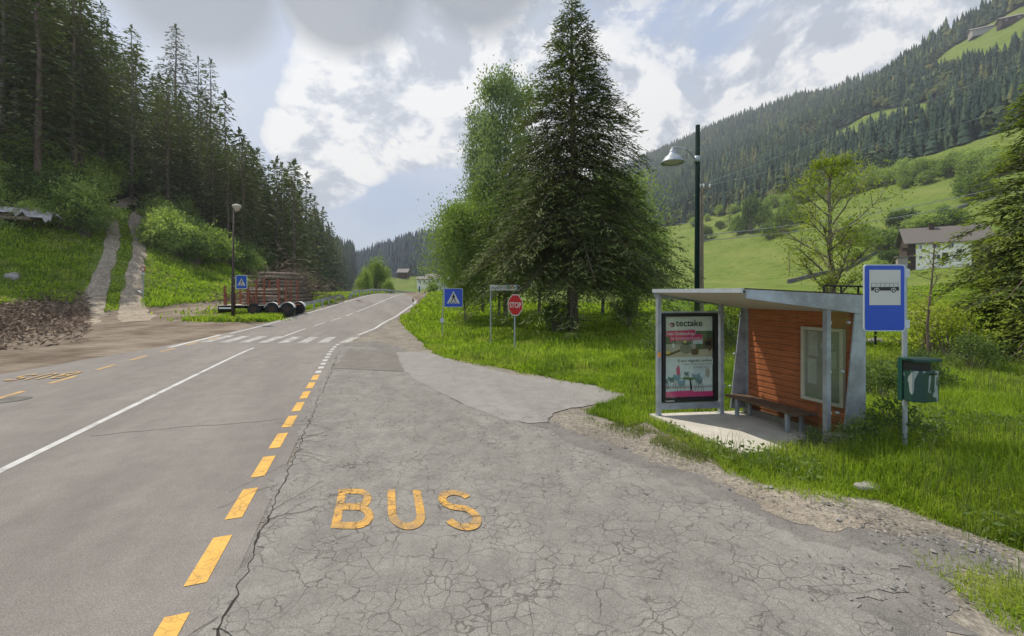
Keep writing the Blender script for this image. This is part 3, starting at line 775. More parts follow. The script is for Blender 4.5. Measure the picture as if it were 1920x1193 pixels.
def broadleaf_meshes(name, H, Rm, cb, nprim, nleaf, leaf, seed, mats, trunk_r=None, spread=.35, up=.9, nsec=5, shape='oval', ntrunk=1, clump=.30):
    r = np.random.default_rng(seed); rr = random.Random(seed); tb = MB()
    tr = trunk_r or H * .013; ends = []
    for tkn in range(ntrunk):
        lean = Vector((rr.uniform(-1, 1), rr.uniform(-1, 1), 0)) * (.05 if ntrunk == 1 else .22) * H * (.5 if shape == 'col' else 1)
        n = 6; tp = [Vector((0, 0, -.2)) if k == 0 else lean * (k / n) ** 1.3 + Vector((rr.uniform(-1, 1) * .012 * H, rr.uniform(-1, 1) * .012 * H, H * .92 * k / n)) for k in range(n + 1)]
        sc_ = 1 if ntrunk == 1 else .6
        tb.tube(tp, [tr * sc_ * (1.2 if k == 0 else 1) * (1 - .9 * k / n) + .01 for k in range(n + 1)], 7, cap=False)
        def at(h):
            k = min(max(h / (H * .92) * n, 0), n - .001); i = int(k); return tp[i].lerp(tp[i + 1], k - i)
        for b in range(nprim // ntrunk):
            fr = (b + rr.random()) / (nprim / ntrunk); h = cb * H + (H * .9 - cb * H) * fr
            prof = math.sin(math.pi * min(1, .18 + .80 * fr)) ** .7 if shape == 'oval' else (1 - .75 * fr)
            if shape == 'col': prof = .55 + .45 * math.sin(math.pi * min(1, .2 + .8 * fr))
            L = Rm * prof * rr.uniform(.65, 1.1); az = b * 2.4 + rr.uniform(-.4, .4)
            p0 = at(h); d = Vector((math.cos(az), math.sin(az), up * rr.uniform(.5, 1.3))).normalized()
            p1 = p0 + d * L * .5 + Vector((rr.uniform(-1, 1), rr.uniform(-1, 1), rr.uniform(-1, 1))) * L * .07; p2 = p1 + (d + Vector((0, 0, .15))).normalized() * L * .5
            br = max(.012, tr * .38 * (1 - .6 * fr))
            tb.tube([p0, p1, p2], [br, br * .6, br * .2], 5, cap=False)
            ends.append((p2, L))
            for s_ in range(nsec):
                t = rr.uniform(.3, .95); q0 = p0.lerp(p1, t * 2) if t < .5 else p1.lerp(p2, t * 2 - 1)
                dd = (d + Vector((rr.gauss(0, .6), rr.gauss(0, .6), rr.gauss(.1, .4)))).normalized(); l2 = L * rr.uniform(.25, .5)
                q1 = q0 + dd * l2; tb.tube([q0, q1], [br * .35, .005], 3, cap=False); ends.append((q1, L)); ends.append((q0.lerp(q1, .6), L))
    E = np.array([tuple(e[0]) for e in ends]); Ls = np.array([e[1] for e in ends])
    i = r.integers(0, len(E), nleaf)
    Pc = E[i] + r.normal(size=(nleaf, 3)) * (clump * Ls[i])[:, None] * np.array([1, 1, .75])
    cen = E.mean(0); outw = unit(Pc - cen)
    D = unit(outw * .5 + r.normal(size=(nleaf, 3)) * .8); W = rnd_perp(D, r)
    V, Q = diamonds(Pc, D, W, leaf * r.uniform(.6, 1.3, nleaf), leaf * .62 * r.uniform(.7, 1.2, nleaf))
    crown = np_mesh(name + '_crown', V, [(Q, 0)], [mats[1]])
    tme = bpy.data.meshes.new(name + '_trunk'); tme.from_pydata([tuple(map(float, v)) for v in tb.v], [], tb.f); tme.materials.append(mats[0])
    return tme, crown

def bush_meshes(name, H, Rm, nleaf, leaf, seed, mats, nclump=26):
    r = np.random.default_rng(seed); rr = random.Random(seed); tb = MB(); C = []
    for k in range(nclump):
        az = rr.uniform(0, 6.28); el = rr.uniform(.05, 1) ** .8 * 1.5; rad = rr.uniform(.55, 1.0)
        p = Vector((math.cos(az) * math.cos(el) * Rm * rad, math.sin(az) * math.cos(el) * Rm * rad, .18 * H + math.sin(el) * H * .72 * rad * rr.uniform(.8, 1.15)))
        C.append(tuple(p)); tb.tube([(p.x * .1, p.y * .1, -.15), (p.x * .6, p.y * .6, p.z * .55), p], [.03 * H / 2, .018 * H / 2, .006], 4, cap=False)
    C = np.array(C); i = r.integers(0, len(C), nleaf)
    Pc = C[i] + r.normal(size=(nleaf, 3)) * Rm * .17 * r.uniform(.6, 1.3, len(C))[i][:, None]
    Pc[:, 2] = np.abs(Pc[:, 2])
    D = unit(unit(Pc - np.array([0, 0, H * .3])) * .55 + r.normal(size=(nleaf, 3)) * .75 + np.array([0, 0, .25])); W = rnd_perp(D, r)
    V, Q = diamonds(Pc, D, W, leaf * r.uniform(.6, 1.35, nleaf), leaf * .5 * r.uniform(.7, 1.2, nleaf))
    crown = np_mesh(name + '_foliage', V, [(Q, 0)], [mats[1]])
    tme = bpy.data.meshes.new(name + '_stem'); tme.from_pydata([tuple(map(float, v)) for v in tb.v], [], tb.f); tme.materials.append(mats[0])
    return tme, crown

def plant(kind, meshes, loc, rz, sc_, label, cat, group=None, names=('trunk', 'crown'), sz=None):
    t = empty(kind, loc, rz, 1); t.scale = (sc_ if sz is None else sz, sc_ if sz is None else sz, sc_)
    link_mesh(names[0], meshes[0], t); link_mesh(names[1], meshes[1], t)
    return tag(t, label, cat, group)

# ------------------------------------------------------------------ bus shelter
SO = Vector((2.86, 8.22, 0)); SA = Vector((.3347, -.9423, 0)); SB = Vector((.9930, .1181, 0))
def S(i, j, z): return SO + SA * i + SB * j + Vector((0, 0, z))
def build_shelter():
    L = SO.copy(); W = lambda i, j, z: S(i, j, z) - L
    t = empty('bus_shelter', L)
    tag(t, 'grey steel roadside bus shelter with orange wooden back wall on a concrete slab', 'bus shelter')
    def bx(mb, i0, i1, j0, j1, z0, z1, mi=0):
        mb.hexa([W(i0, j0, z0), W(i1, j0, z0), W(i1, j1, z0), W(i0, j1, z0), W(i0, j0, z1), W(i1, j0, z1), W(i1, j1, z1), W(i0, j1, z1)], mi)
    mb = MB(); bx(mb, -.12, 2.03, -.06, 1.86, -.15, .06); s = mb.build('slab', M['concrete'], t, bevel=.012)
    mb = MB(); bx(mb, -.02, 2.9, 1.87, 2.08, -.15, .17); mb.build('kerb', M['conc_old'], t, bevel=.01)
    mb = MB(); bx(mb, 2.10, 2.45, 1.30, 2.06, -.1, .34); mb.build('plinth', M['conc_old'], t, bevel=.02)
    # roof wedge: soffit drops to the back
    def zt(i, j): return 2.555 - .045 * j
    mb = MB()
    i0, i1, j0, j1 = -.04, 2.04, -.02, 2.04
    mb.add([W(i0, j0, zt(0, j0) - .03), W(i1, j0, zt(0, j0) - .03), W(i1, j1, zt(0, j1) - .03), W(i0, j1, zt(0, j1) - .03),
            W(i0, j0, zt(0, j0)), W(i1, j0, zt(0, j0)), W(i1, j1, zt(0, j1)), W(i0, j1, zt(0, j1))],
           [(3, 2, 1, 0), (4, 5, 6, 7), (0, 1, 5, 4), (1, 2, 6, 5), (2, 3, 7, 6), (3, 0, 4, 7)])
    roof = mb.build('roof', M['galv_l'], t)
    mb = MB()  # dark drip edge and rivets along the near end
    bx(mb, 2.045, 2.065, -.03, 2.06, 2.44, 2.445)
    mb = MB()
    mb.hexa([W(2.046, -.02, 2.545), W(2.06, -.02, 2.545), W(2.06, 2.05, 2.452), W(2.046, 2.05, 2.452), W(2.046, -.02, 2.562), W(2.06, -.02, 2.562), W(2.06, 2.05, 2.470), W(2.046, 2.05, 2.470)])
    mb.build('roof_edge', M['timber'], roof)
    for nm, ii in (('end_fascia', 2.045), ('end_fascia', -.045)):
        mb = MB()
        mb.hexa([W(ii - .012, 0, 2.405), W(ii + .012, 0, 2.405), W(ii + .012, 2.04, 2.15), W(ii - .012, 2.04, 2.15),
                 W(ii - .012, 0, 2.543), W(ii + .012, 0, 2.543), W(ii + .012, 2.04, 2.450), W(ii - .012, 2.04, 2.450)])
        mb.build(nm, M['galv'], roof)
    mb = MB(); bx(mb, -.05, 2.03, -.05, -.024, 2.49, 2.56); mb.build('front_fascia', M['galv_l'], roof)
    mb = MB(); mb.hexa([W(-.02, .0, 2.475), W(2.03, .0, 2.475), W(2.03, 1.9, 2.17), W(-.02, 1.9, 2.17), W(-.02, .0, 2.487), W(2.03, .0, 2.487), W(2.03, 1.9, 2.19), W(-.02, 1.9, 2.19)])
    mb.build('soffit', M['soffit'], roof)
    # posts
    for (i, j, w, z1) in ((.02, .035, .075, 2.49), (.02, 1.36, .075, 2.28), (2.0, 1.42, .072, 2.28), (.02, 1.93, .06, 2.2), (2.0, 1.98, .06, 2.2)):
        mb = MB(); bx(mb, i - w / 2, i + w / 2, j - w / 2, j + w / 2, .0, z1)
        bx(mb, i - w * .8, i + w * .8, j - w * .8, j + w * .8, .058, .07)
        mb.build('post', M['galv'], t, bevel=.006)
    # tapered side plates
    for i in (-.02, 2.035):
        mb = MB(); poly = [(1.84, 2.24), (2.04, 2.24), (2.04, .14), (1.60, .14), (1.66, .75)]
        if i > 1: poly = [(1.87, 2.24), (2.05, 2.24), (2.05, .12), (1.66, .12)]
        mb.prism(poly, lambda a, b, h: W(h, a, b), i - .01, i + .01)
        mb.build('side_plate', M['galv'], t)
        mb = MB(); e0 = 1.40
        mb.prism([(e0, 2.20), (1.80, 2.20), (1.56, .45), (e0, .45)], lambda a, b, h: W(h, a, b), .015, .023) if i < 1 else mb.prism([(1.47, 2.20), (1.84, 2.20), (1.64, .35), (1.47, .35)], lambda a, b, h: W(h, a, b), 1.99, 1.998)
        g = mb.build('side_glass', M['glass'], t)
        for zz in (2.02, 1.25, .6):
            k = (2.20 - zz) / 1.75
            for jj in (1.43 if i < 1 else 1.48, (1.78 if i < 1 else 1.83) - .24 * k):
                mb = MB(); c = W(.02 if i < 1 else 1.994, jj, zz); mb.tube([c - SA * .022, c + SA * .022], .02, 8); mb.build('glass_clamp', M['galv_l'], g)
        pass
    # upper glass above the display
    mb = MB(); bx(mb, .016, .022, .09, 1.31, 2.12, 2.36); mb.build('upper_glass', M['glass'], t)
    mb = MB(); bx(mb, .0, .04, .075, 1.32, 2.085, 2.115); mb.build('cross_rail', M['galv'], t)
    mb = MB(); bx(mb, .0, .04, .075, 1.32, .25, .30); bx(mb, .012, .028, .075, 1.32, .17, .25); mb.build('cross_rail', M['galv'], t)
    mb = MB(); bx(mb, .058, .064, .0, .05, 1.22, 1.31); mb.build('reflector', M['orange'], t)
    # back wall with planks
    mb = MB()
    for k in range(21):
        z0 = .12 + k * .1085; top = min(z0 + .1045, 2.40)
        mb.hexa([W(.05, 1.93, z0), W(1.99, 1.93, z0), W(1.99, 1.965, z0), W(.05, 1.965, z0), W(.05, 1.938, top), W(1.99, 1.938, top), W(1.99, 1.965, top), W(.05, 1.965, top)])
    mb.build('back_wall', M['wood'], t)
    # notice case
    i0, i1, z0, z1 = 1.17, 1.86, .62, 1.90; j = 1.90
    mb = MB(); w = .055
    bx(mb, i0, i1, j - .03, 1.928, z1 - w, z1); bx(mb, i0, i1, j - .03, 1.928, z0, z0 + w); bx(mb, i0, i0 + w, j - .03, 1.928, z0 + w, z1 - w); bx(mb, i1 - w, i1, j - .03, 1.928, z0 + w, z1 - w)
    nc = mb.build('notice_case', M['caseframe'], t, bevel=.004)
    mb = MB(); bx(mb, i0 + w, i1 - w, 1.918, 1.926, z0 + w, z1 - w); mb.build('back_panel', M['caseback'], nc)
    for (a, b, c, d) in ((.10, .26, .92, 1.42), (.09, .24, .35, .86), (.36, .55, .72, 1.05), (.30, .50, 1.10, 1.2)):
        mb = MB(); bx(mb, i0 + a, i0 + b, 1.912, 1.916, z0 + c * .85, z0 + d * .85)
        for q in range(0):
            zz = z0 + c * .85 + (d - c) * .85 * (q + 1) / 9.5; bx(mb, i0 + a + .02, i0 + b - .02 - .02 * (q % 3), 1.9105, 1.9115, zz, zz + .006, 1)
        mb.build('notice', [M['paper'], M['timber']], nc)
    mb = MB(); bx(mb, i0 + w, i1 - w, 1.885, 1.888, z0 + w, z1 - w); mb.build('pane', M['glass'], nc)
    # bench
    b = empty('bench', S(.7, 1.66, .06)); L2 = b.location.copy(); W2 = lambda i, j, z: S(i, j, z) - L2
    tag(b, 'worn wooden plank bench against the orange wall inside the bus shelter', 'bench')
    mb = MB()
    for k in range(3): 
        j0 = 1.44 + k * .135
        mb.hexa([W2(.02, j0, .40), W2(1.5, j0, .40), W2(1.5, j0 + .125, .40), W2(.02, j0 + .125, .40), W2(.02, j0, .445), W2(1.5, j0, .445), W2(1.5, j0 + .125, .445), W2(.02, j0 + .125, .445)])
    mb.build('seat', M['plank'], b, bevel=.005)
    for i in (.22, 1.25):
        mb = MB()
        for j0, j1, z0_, z1_ in ((1.48, 1.53, .06, .40), (1.75, 1.80, .06, .40), (1.53, 1.75, .34, .395)):
            mb.hexa([W2(i, j0, z0_), W2(i + .05, j0, z0_), W2(i + .05, j1, z0_), W2(i, j1, z0_), W2(i, j0, z1_), W2(i + .05, j0, z1_), W2(i + .05, j1, z1_), W2(i, j1, z1_)])
        mb.build('leg', M['galv'], b)
    # advertising display
    d = empty('advertising_display', S(.02, .70, .30)); L3 = d.location.copy()
    tag(d, 'black framed advertising poster display in the far end of the bus shelter', 'advertising display')
    def D(x, z, h): return S(.02 + h, .09 + x, .32 + z) - L3   # x to the right, z up, h toward camera
    Wd, Hd = 1.17, 1.76
    mb = MB(); fw = .065
    for (x0, x1, z0, z1) in ((0, Wd, 0, fw), (0, Wd, Hd - fw, Hd), (0, fw, fw, Hd - fw), (Wd - fw, Wd, fw, Hd - fw)):
        mb.hexa([D(x0, z0, -.05), D(x0, z0, .05), D(x1, z0, .05), D(x1, z0, -.05), D(x0, z1, -.05), D(x0, z1, .05), D(x1, z1, .05), D(x1, z1, -.05)])
    mb.build('frame', M['black'], d, bevel=.006)
    mb = MB(); mb.hexa([D(fw, fw, -.045), D(fw, fw, -.03), D(Wd - fw, fw, -.03), D(Wd - fw, fw, -.045), D(fw, Hd - fw, -.045), D(fw, Hd - fw, -.03), D(Wd - fw, Hd - fw, -.03), D(Wd - fw, Hd - fw, -.045)])
    mb.build('back_panel', M['black'], d)
    # poster face: unit coordinates u 0..1, v 0..1 from bottom
    pw, ph = Wd - 2 * fw, Hd - 2 * fw
    cols = {'w': (.50, .48, .45), 'p': (.46, .03, .12), 'k': (.02, .02, .022), 'gr': (.17, .15, .12), 'bg': (.30, .26, .21), 'gd': (.07, .10, .05), 'br': (.10, .055, .03), 'be': (.36, .29, .21),
            'lg': (.42, .43, .44), 'bl': (.16, .24, .27), 'te': (.10, .16, .16), 'sk': (.40, .22, .15), 'pk': (.42, .07, .12), 'cr': (.50, .50, .49), 'gn': (.10, .15, .06), 'ye': (.5, .38, .10)}
    names = list(cols); cols = {a_: tuple(min(.85, q_ * 1.55) for q_ in c_) if a_ not in 'k' else c_ for a_, c_ in cols.items()}
    mats = [simple('poster_' + {'w': 'white', 'p': 'pink', 'k': 'black', 'gr': 'grey', 'bg': 'wall', 'gd': 'hedge', 'br': 'brown', 'be': 'floor', 'lg': 'pale', 'bl': 'blue', 'te': 'teal', 'sk': 'skin', 'pk': 'coral', 'cr': 'cream', 'gn': 'green', 'ye': 'yellow'}[n_], cols[n_], .45, 0, .10, 9) for n_ in names]
    mb = MB(); lay = [0]
    def rect(u0, v0, u1, v1, c, sk=0.0):
        lay[0] += 1; h = -.028 + lay[0] * .0002
        mb.add([D(fw + pw * u0, fw + ph * v0, h), D(fw + pw * u1, fw + ph * (v0 + sk), h), D(fw + pw * u1, fw + ph * (v1 + sk), h), D(fw + pw * u0, fw + ph * v1, h)], [(0, 1, 2, 3)], names.index(c))
    def polyg(pts, c):
        lay[0] += 1; h = -.028 + lay[0] * .0002
        mb.flat(pts, lambda a, b_: D(fw + pw * a, fw + ph * b_, h), names.index(c))
    def ell(cx, cy, rx, ry, c, n=14): polyg([(cx + rx * math.cos(6.283 * k / n), cy + ry * math.sin(6.283 * k / n)) for k in range(n)], c)
    def txt(body, u, v, size, width, c, bold=0.0):
        lay[0] += 1; h = -.028 + lay[0] * .0002
        put_text(mb, body, size, lambda a, b_: D(fw + a, fw + b_, h), u * pw, v * ph, names.index(c), width * pw, bold)
    rect(0, 0, 1, 1, 'w')
    rect(0, .50, 1, .82, 'bg'); rect(0, .66, .35, .80, 'gd'); rect(.25, .655, .7, .76, 'gr'); rect(.66, .60, 1, .82, 'gd'); rect(.60, .66, .80, .74, 'lg')
    polyg([(0, .50), (0, .58), (.3, .62), (.62, .58), (1, .60), (1, .50)], 'be'); polyg([(0, .56), (.02, .63), (.16, .645), (.34, .60), (.1, .54)], 'bg'); polyg([(.0, .53), (.04, .565), (.18, .56), (.34, .60), (.36, .57), (.1, .515)], 'br')
    polyg([(.34, .57), (.34, .64), (.48, .66), (.58, .63), (.58, .56), (.46, .535)], 'gr'); polyg([(.56, .55), (.57, .60), (.72, .595), (.71, .53), (.60, .52)], 'br'); ell(.46, .665, .10, .02, 'gd'); ell(.44, .69, .03, .02, 'ye')
    polyg([(.80, .62), (.82, .72), (.99, .74), (1, .60), (.93, .56), (.91, .61)], 'br'); rect(.84, .64, .97, .69, 'k'); rect(.64, .595, .90, .605, 'br'); ell(.20, .645, .02, .03, 'cr'); ell(.08, .56, .06, .02, 'ye')
    rect(0, .085, 1, .44, 'cr'); rect(0, .085, 1, .16, 'lg'); rect(.62, .22, .86, .40, 'lg'); ell(.9, .30, .05, .06, 'bg'); rect(0.0, .12, 1.0, .14, 'bg')
    ell(.30, .345, .03, .05, 'sk'); polyg([(.27, .26), (.26, .36), (.30, .41), (.33, .36), (.34, .27)], 'pk'); ell(.305, .41, .016, .02, 'br')
    ell(.02, .40, .03, .03, 'te')
    for (cx, cy, s_) in ((.16, .22, 1.), (.27, .24, 1.1), (.36, .17, 1.2), (.66, .24, 1.2), (.46, .29, .7), (.72, .19, 1.0), (.03, .2, .8)):
        polyg([(cx - .06 * s_, cy), (cx - .075 * s_, cy + .05 * s_), (cx, cy + .03 * s_), (cx + .07 * s_, cy + .055 * s_), (cx + .06 * s_, cy - .01), (cx, cy - .03 * s_)], 'bl' if s_ > 1 else 'te')
        for q in (-.05, -.015, .03, .055): polyg([(cx + q * s_, cy), (cx + q * s_ + .01, cy), (cx + q * 1.7 * s_ + .005, cy - .11 * s_), (cx + q * 1.7 * s_ - .003, cy - .11 * s_)], 'gr')
    polyg([(.32, .235), (.44, .255), (.68, .245), (.58, .215)], 'gn'); polyg([(.52, .23), (.55, .23), (.58, .10), (.54, .09)], 'k'); polyg([(.66, .235), (.72, .255), (.77, .262), (.74, .24)], 'te')
    rect(.26, .445, 1, .475, 'w', .004); rect(.26, .40, 1, .47, 'w', .004)
    rect(0, .755, .64, .822, 'p', .012); rect(.12, .70, .78, .770, 'p', .012); rect(.12, .685, .17, .71, 'p')
    txt('tectake', .245, .880, .185, .54, 'k', .0025)
    ell(.165, .898, .048, .030, 'p'); ell(.155, .898, .028, .018, 'k'); polyg([(.13, .90), (.21, .905), (.21, .89), (.13, .886)], 'w'); ell(.195, .898, .02, .026, 'k')
    txt('.it', .835, .878, .06, .035, 'gr')
    txt('Dein Onlineshop', .025, .772, .085, .60, 'w', .001)
    txt('f\u00fcr Gartenm\u00f6bel & mehr', .145, .718, .07, .60, 'w')
    txt('Il tuo negozio online', .28, .442, .075, .69, 'k', .001)
    txt('e per mobili da giardino', .40, .405, .055, .56, 'gr'); txt('e molto altro', .60, .365, .055, .34, 'gr')
    rect(0, 0, 1, .075, 'p'); rect(0, 0, 1, .014, 'k'); rect(0, .014, .6, .08, 'p', 0.01)
    poster = mb.build('poster', mats, d, recalc=False)
    tag(poster, 'poster with black lettering, pink banners and furniture pictures')
    mb = MB(); mb.hexa([D(fw, fw, .02), D(fw, fw, .024), D(Wd - fw, fw, .024), D(Wd - fw, fw, .02), D(fw, Hd - fw, .02), D(fw, Hd - fw, .024), D(Wd - fw, Hd - fw, .024), D(Wd - fw, Hd - fw, .02)])
    mb.build('pane', M['glass'], d)
    mb = MB(); bx3 = lambda x0, x1, z0, z1: mb.hexa([D(x0, z0, .0505), D(x0, z0, .053), D(x1, z0, .053), D(x1, z0, .0505), D(x0, z1, .0505), D(x0, z1, .053), D(x1, z1, .053), D(x1, z1, .0505)])
    bx3(.06, .24, .022, .036); mb.build('maker_plate', M['signwhite'], d)

# ------------------------------------------------------------------ signs and poles
def plate(mb, x0, x1, z0, z1, y0, y1, mi=0, r=.0):
    if r:
        pts = []
        for cx, cz, a in ((x1 - r, z1 - r, 0), (x0 + r, z1 - r, 90), (x0 + r, z0 + r, 180), (x1 - r, z0 + r, 270)):
            for k in range(5): pts.append((cx + r * math.cos(R(a + 22.5 * k)), cz + r * math.sin(R(a + 22.5 * k))))
    else: pts = [(x0, z0), (x1, z0), (x1, z1), (x0, z1)]
    mb.prism(pts, lambda a, b, h: (a, h, b), y0, y1, mi)
def crossing_symbol(mb, cx, cz, s, y, mw, mk):
    """white triangle with black walking figure on zebra; y decreasing towards viewer"""
    T = lambda pts, h, mi: mb.flat(pts, lambda a, b: (cx + a * s, h, cz + b * s), mi)
    T([(-.37, -.34), (.37, -.34), (0, .36)], y, mw)
    h = y - .002
    ell = [(.0 + .035 * math.cos(k * .7), .185 + .04 * math.sin(k * .7)) for k in range(9)]
    T(ell, h, mk)
    T([(-.035, .14), (.04, .14), (.06, -.03), (-.05, -.03)], h, mk)
    T([(-.03, .13), (-.11, .0), (-.09, -.01), (-.01, .08)], h, mk); T([(.03, .13), (.11, .01), (.09, -.0), (.0, .08)], h, mk)
    T([(-.05, -.02), (.02, -.02), (-.10, -.27), (-.145, -.27)], h, mk); T([(-.01, -.02), (.06, -.02), (.15, -.25), (.11, -.27)], h, mk)
    for q in (-.26, -.18, -.05, .03, .19): T([(q, -.33), (q + .045, -.33), (q * .72 + .035, -.24), (q * .72, -.24)], h - .001, mk)

def build_signs():
    # bus stop sign
    g = tz(5.50, 5.8); t = empty('bus_stop_sign', (5.50, 5.80, g))
    tag(t, 'blue bus stop sign with a black bus picture on a grey post beside the shelter', 'bus stop sign')
    mb = MB(); mb.tube([(0, 0, -.3), (-.01, 0, 2.87 - g)], .030, 14); mb.tube([(-.01, 0, 2.87 - g), (-.01, 0, 2.885 - g)], .033, 14); mb.build('post', M['postgrey'], t, smooth=False)
    x0, x1, z0, z1 = -.605, -.028, 1.955 - g, 2.885 - g
    mb = MB(); plate(mb, x0, x1, z0, z1, -.035, -.020, 0, .04); plate(mb, x0 + .014, x1 - .014, z0 + .014, z1 - .014, -.038, -.0352, 1, .035)
    pl = mb.build('sign_plate', [M['galv_l'], M['blue']], t)
    mb = MB(); wx0, wx1, wz0, wz1 = x0 + .072, x1 - .072, z1 - .565, z1 - .075
    plate(mb, wx0, wx1, wz0, wz1, -.041, -.0382, 0)
    cx = (wx0 + wx1) / 2; cz = (wz0 + wz1) / 2 + .005; k = (wx1 - wx0) * .90
    fl = lambda pts, mi, h=-.0425: mb.flat(pts, lambda a, b: (cx + a * k, h, cz + b * k), mi)
    fl([(-.5, -.125), (.5, -.125), (.5, -.02), (.48, .01), (-.5, -.0)], 1)
    for (a0, a1, b0, b1) in ((-.49, .47, .135, .145), (-.49, .48, -.005, .004)): fl([(a0, b0), (a1, b0), (a1, b1), (a0, b1)], 1)
    for a in (-.49, -.33, -.17, -.01, .15, .30, .46): fl([(a, 0), (a + .012, 0), (a + .012, .14), (a, .14)], 1)
    for a in (-.30, .30):
        fl([(a + .095 * math.cos(q * .35), -.115 + .095 * math.sin(q * .35)) for q in range(18)], 0, -.0432)
        fl([(a + .082 * math.cos(q * .35), -.125 + .072 * math.sin(q * .35)) for q in range(18)], 1, -.0438)
        fl([(a + .04 * math.cos(q * .35), -.125 + .036 * math.sin(q * .35)) for q in range(18)], 0, -.0444)
    mb.build('bus_picture', [M['signwhite'], M['black']], pl, recalc=False)
    for z in (z0 + .1, z1 - .12):
        mb = MB(); plate(mb, -.028, .034, z - .06, z + .06, -.034, -.0305); mb.tube([(0, 0, z - .03), (0, 0, z + .03)], .036, 14); mb.build('clamp', M['galv_l'], t)
    # waste bin
    b = empty('waste_bin', (5.56, 5.72, 1.0)); tag(b, 'dark green litter bin with peeling paint hanging on the bus stop post', 'litter bin')
    mb = MB(); pts = [(-.18, -.15), (-.03, -.19), (.20, -.13), (.20, .03), (-.18, .03)]
    mb.prism(pts, lambda a, b_, h: (a, b_, h), .02, .44); mb.build('body', M['bin'], b, bevel=.008)
    mb = MB(); mb.prism([(-.20, -.18), (-.03, -.225), (.215, -.165), (.215, .045), (-.20, .045)], lambda a, b_, h: (a, b_, h), .565, .600); mb.prism([(-.20, -.02), (-.182, -.02), (-.182, .045), (-.20, .045)], lambda a, b_, h: (a, b_, h), .0, .565)
    mb.build('lid', M['bingreen'], b, bevel=.006)
    mb = MB(); mb.prism([(-.185, -.10), (.12, -.10), (.12, .03), (-.185, .03)], lambda a, b_, h: (a, b_, h), .44, .565); mb.build('inner_box', M['black'], b)
    mb = MB(); mb.box((.09, -.172, .40), (.10, .012, .022), rz=.22); mb.build('handle_slot', M['black'], b)
    # street lamp by the shelter
    x, y = (1307 - 960) / F * 11.5, 11.5; g = tz(x, y)
    t = empty('street_lamp', (x, y, g)); tag(t, 'tall dark green street lamp with a curved arm and bell shade behind the bus shelter', 'street lamp')
    mb = MB(); mb.tube([(0, 0, -.3), (0, 0, 3.2), (.02, 0, 7.13 - g)], [.075, .068, .058], 14); mb.build('pole', M['dkgreen'], t, smooth=True)
    zc = 2.5 + (548 - 300) / F * 11.5 - g
    arm = [(0, 0, zc)] + [(-.08 - .58 * math.sin(R(a)), 0, zc - .02 + .36 * (1 - math.cos(R(a * 1.0)))) for a in (12, 30, 48, 66)] 
    arm = [(-.04, 0, zc), (-.17, 0, zc + .18), (-.33, 0, zc + .30), (-.50, 0, zc + .35), (-.66, 0, zc + .34)]
    mb = MB(); mb.tube(arm, .022, 8); mb.tube([(-.0, 0, zc - .06), (-.0, 0, zc + .1)], .082, 12); mb.build('arm', M['postgrey'], t, smooth=True)
    zl = zc + .34; prof = [(.02, .03), (.035, -.05), (.07, -.06), (.085, -.12), (.10, -.18), (.20, -.26), (.305, -.40), (.310, -.43), (.29, -.42), (.18, -.27), (.0, -.22)]
    mb = MB(); n = 28
    vs = [(-.68 + r_ * math.cos(6.283 * k / n), r_ * math.sin(6.283 * k / n), zl + z_) for r_, z_ in prof for k in range(n)]
    fs = [(i * n + k, i * n + (k + 1) % n, (i + 1) * n + (k + 1) % n, (i + 1) * n + k) for i in range(len(prof) - 1) for k in range(n)]
    mb.add(vs, fs); mb.build('lamp_shade', M['galv'], t, smooth=True)
    mb = MB(); mb.tube([(-.68, 0, zl - .38), (-.68, 0, zl - .41)], [.26, .20], 20); mb.build('diffuser', M['signwhite'], t)
    # left lamp with the crossing sign
    p = G(437, 601); x, y, g = p
    t = empty('street_lamp', (x, y, g)); tag(t, 'slim brown street lamp with a round cap by the dirt yard left of the road', 'street lamp')
    ztop = 2.5 + (548 - 390) / F * y - g
    mb = MB(); mb.tube([(0, 0, -.3), (0, 0, 3.2), (.0, 0, 3.25), (0.05, 0, ztop)], [.12, .11, .075, .05], 12); mb.build('pole', M['brownpost'], t, smooth=True)
    mb = MB(); n = 20; prof = [(.05, -.30), (.13, -.28), (.27, -.02), (.30, .02), (.32, .05), (.25, .17), (.10, .22), (.0, .23)]
    mb.add([(.28 + r_ * math.cos(6.283 * k / n), r_ * math.sin(6.283 * k / n), ztop + z_ + .05) for r_, z_ in prof for k in range(n)], [(i * n + k, i * n + (k + 1) % n, (i + 1) * n + (k + 1) % n, (i + 1) * n + k) for i in range(len(prof) - 1) for k in range(n)])
    mb.tube([(.05, 0, ztop - .1), (.16, 0, ztop - .28), (.28, 0, ztop - .22)], .03, 6); mb.build('lamp_head', M['soffit'], t, smooth=True)
    sy = y - .14; k = sy / F
    t = empty('crossing_sign', (x, sy, g)); tag(t, 'blue square pedestrian crossing sign mounted on the slim brown lamp post', 'road sign')
    xa, xb, za, zb = (442 - 960) * k - x, (463.5 - 960) * k - x, 2.5 + (548 - 542) * k - g, 2.5 + (548 - 516) * k - g
    mb = MB(); plate(mb, xa, xb, za, zb, 0, .02, 0, .04); plate(mb, xa + .05, xb - .05, za + .05, zb - .05, -.004, -.0005, 1, .03); pl = mb.build('sign_plate', [M['galv_l'], M['bluez']], t)
    mb = MB(); crossing_symbol(mb, (xa + xb) / 2, (za + zb) / 2, (xb - xa) * .92, -.008, 0, 1); mb.build('symbol', [M['signwhite'], M['black']], pl, recalc=False)
    for q_ in (.3, -.3): mb = MB(); mb.box((xa * .3, .08, (za + zb) / 2 + q_), (.3, .03, .05)); mb.build('bracket', M['galv'], t)
    # crossing sign right of the road
    p = G(829, 634); x, y, g = p; k = y / F
    t = empty('crossing_sign', (x, y, g)); tag(t, 'blue square pedestrian crossing sign on its own thin post in the right verge grass', 'road sign')
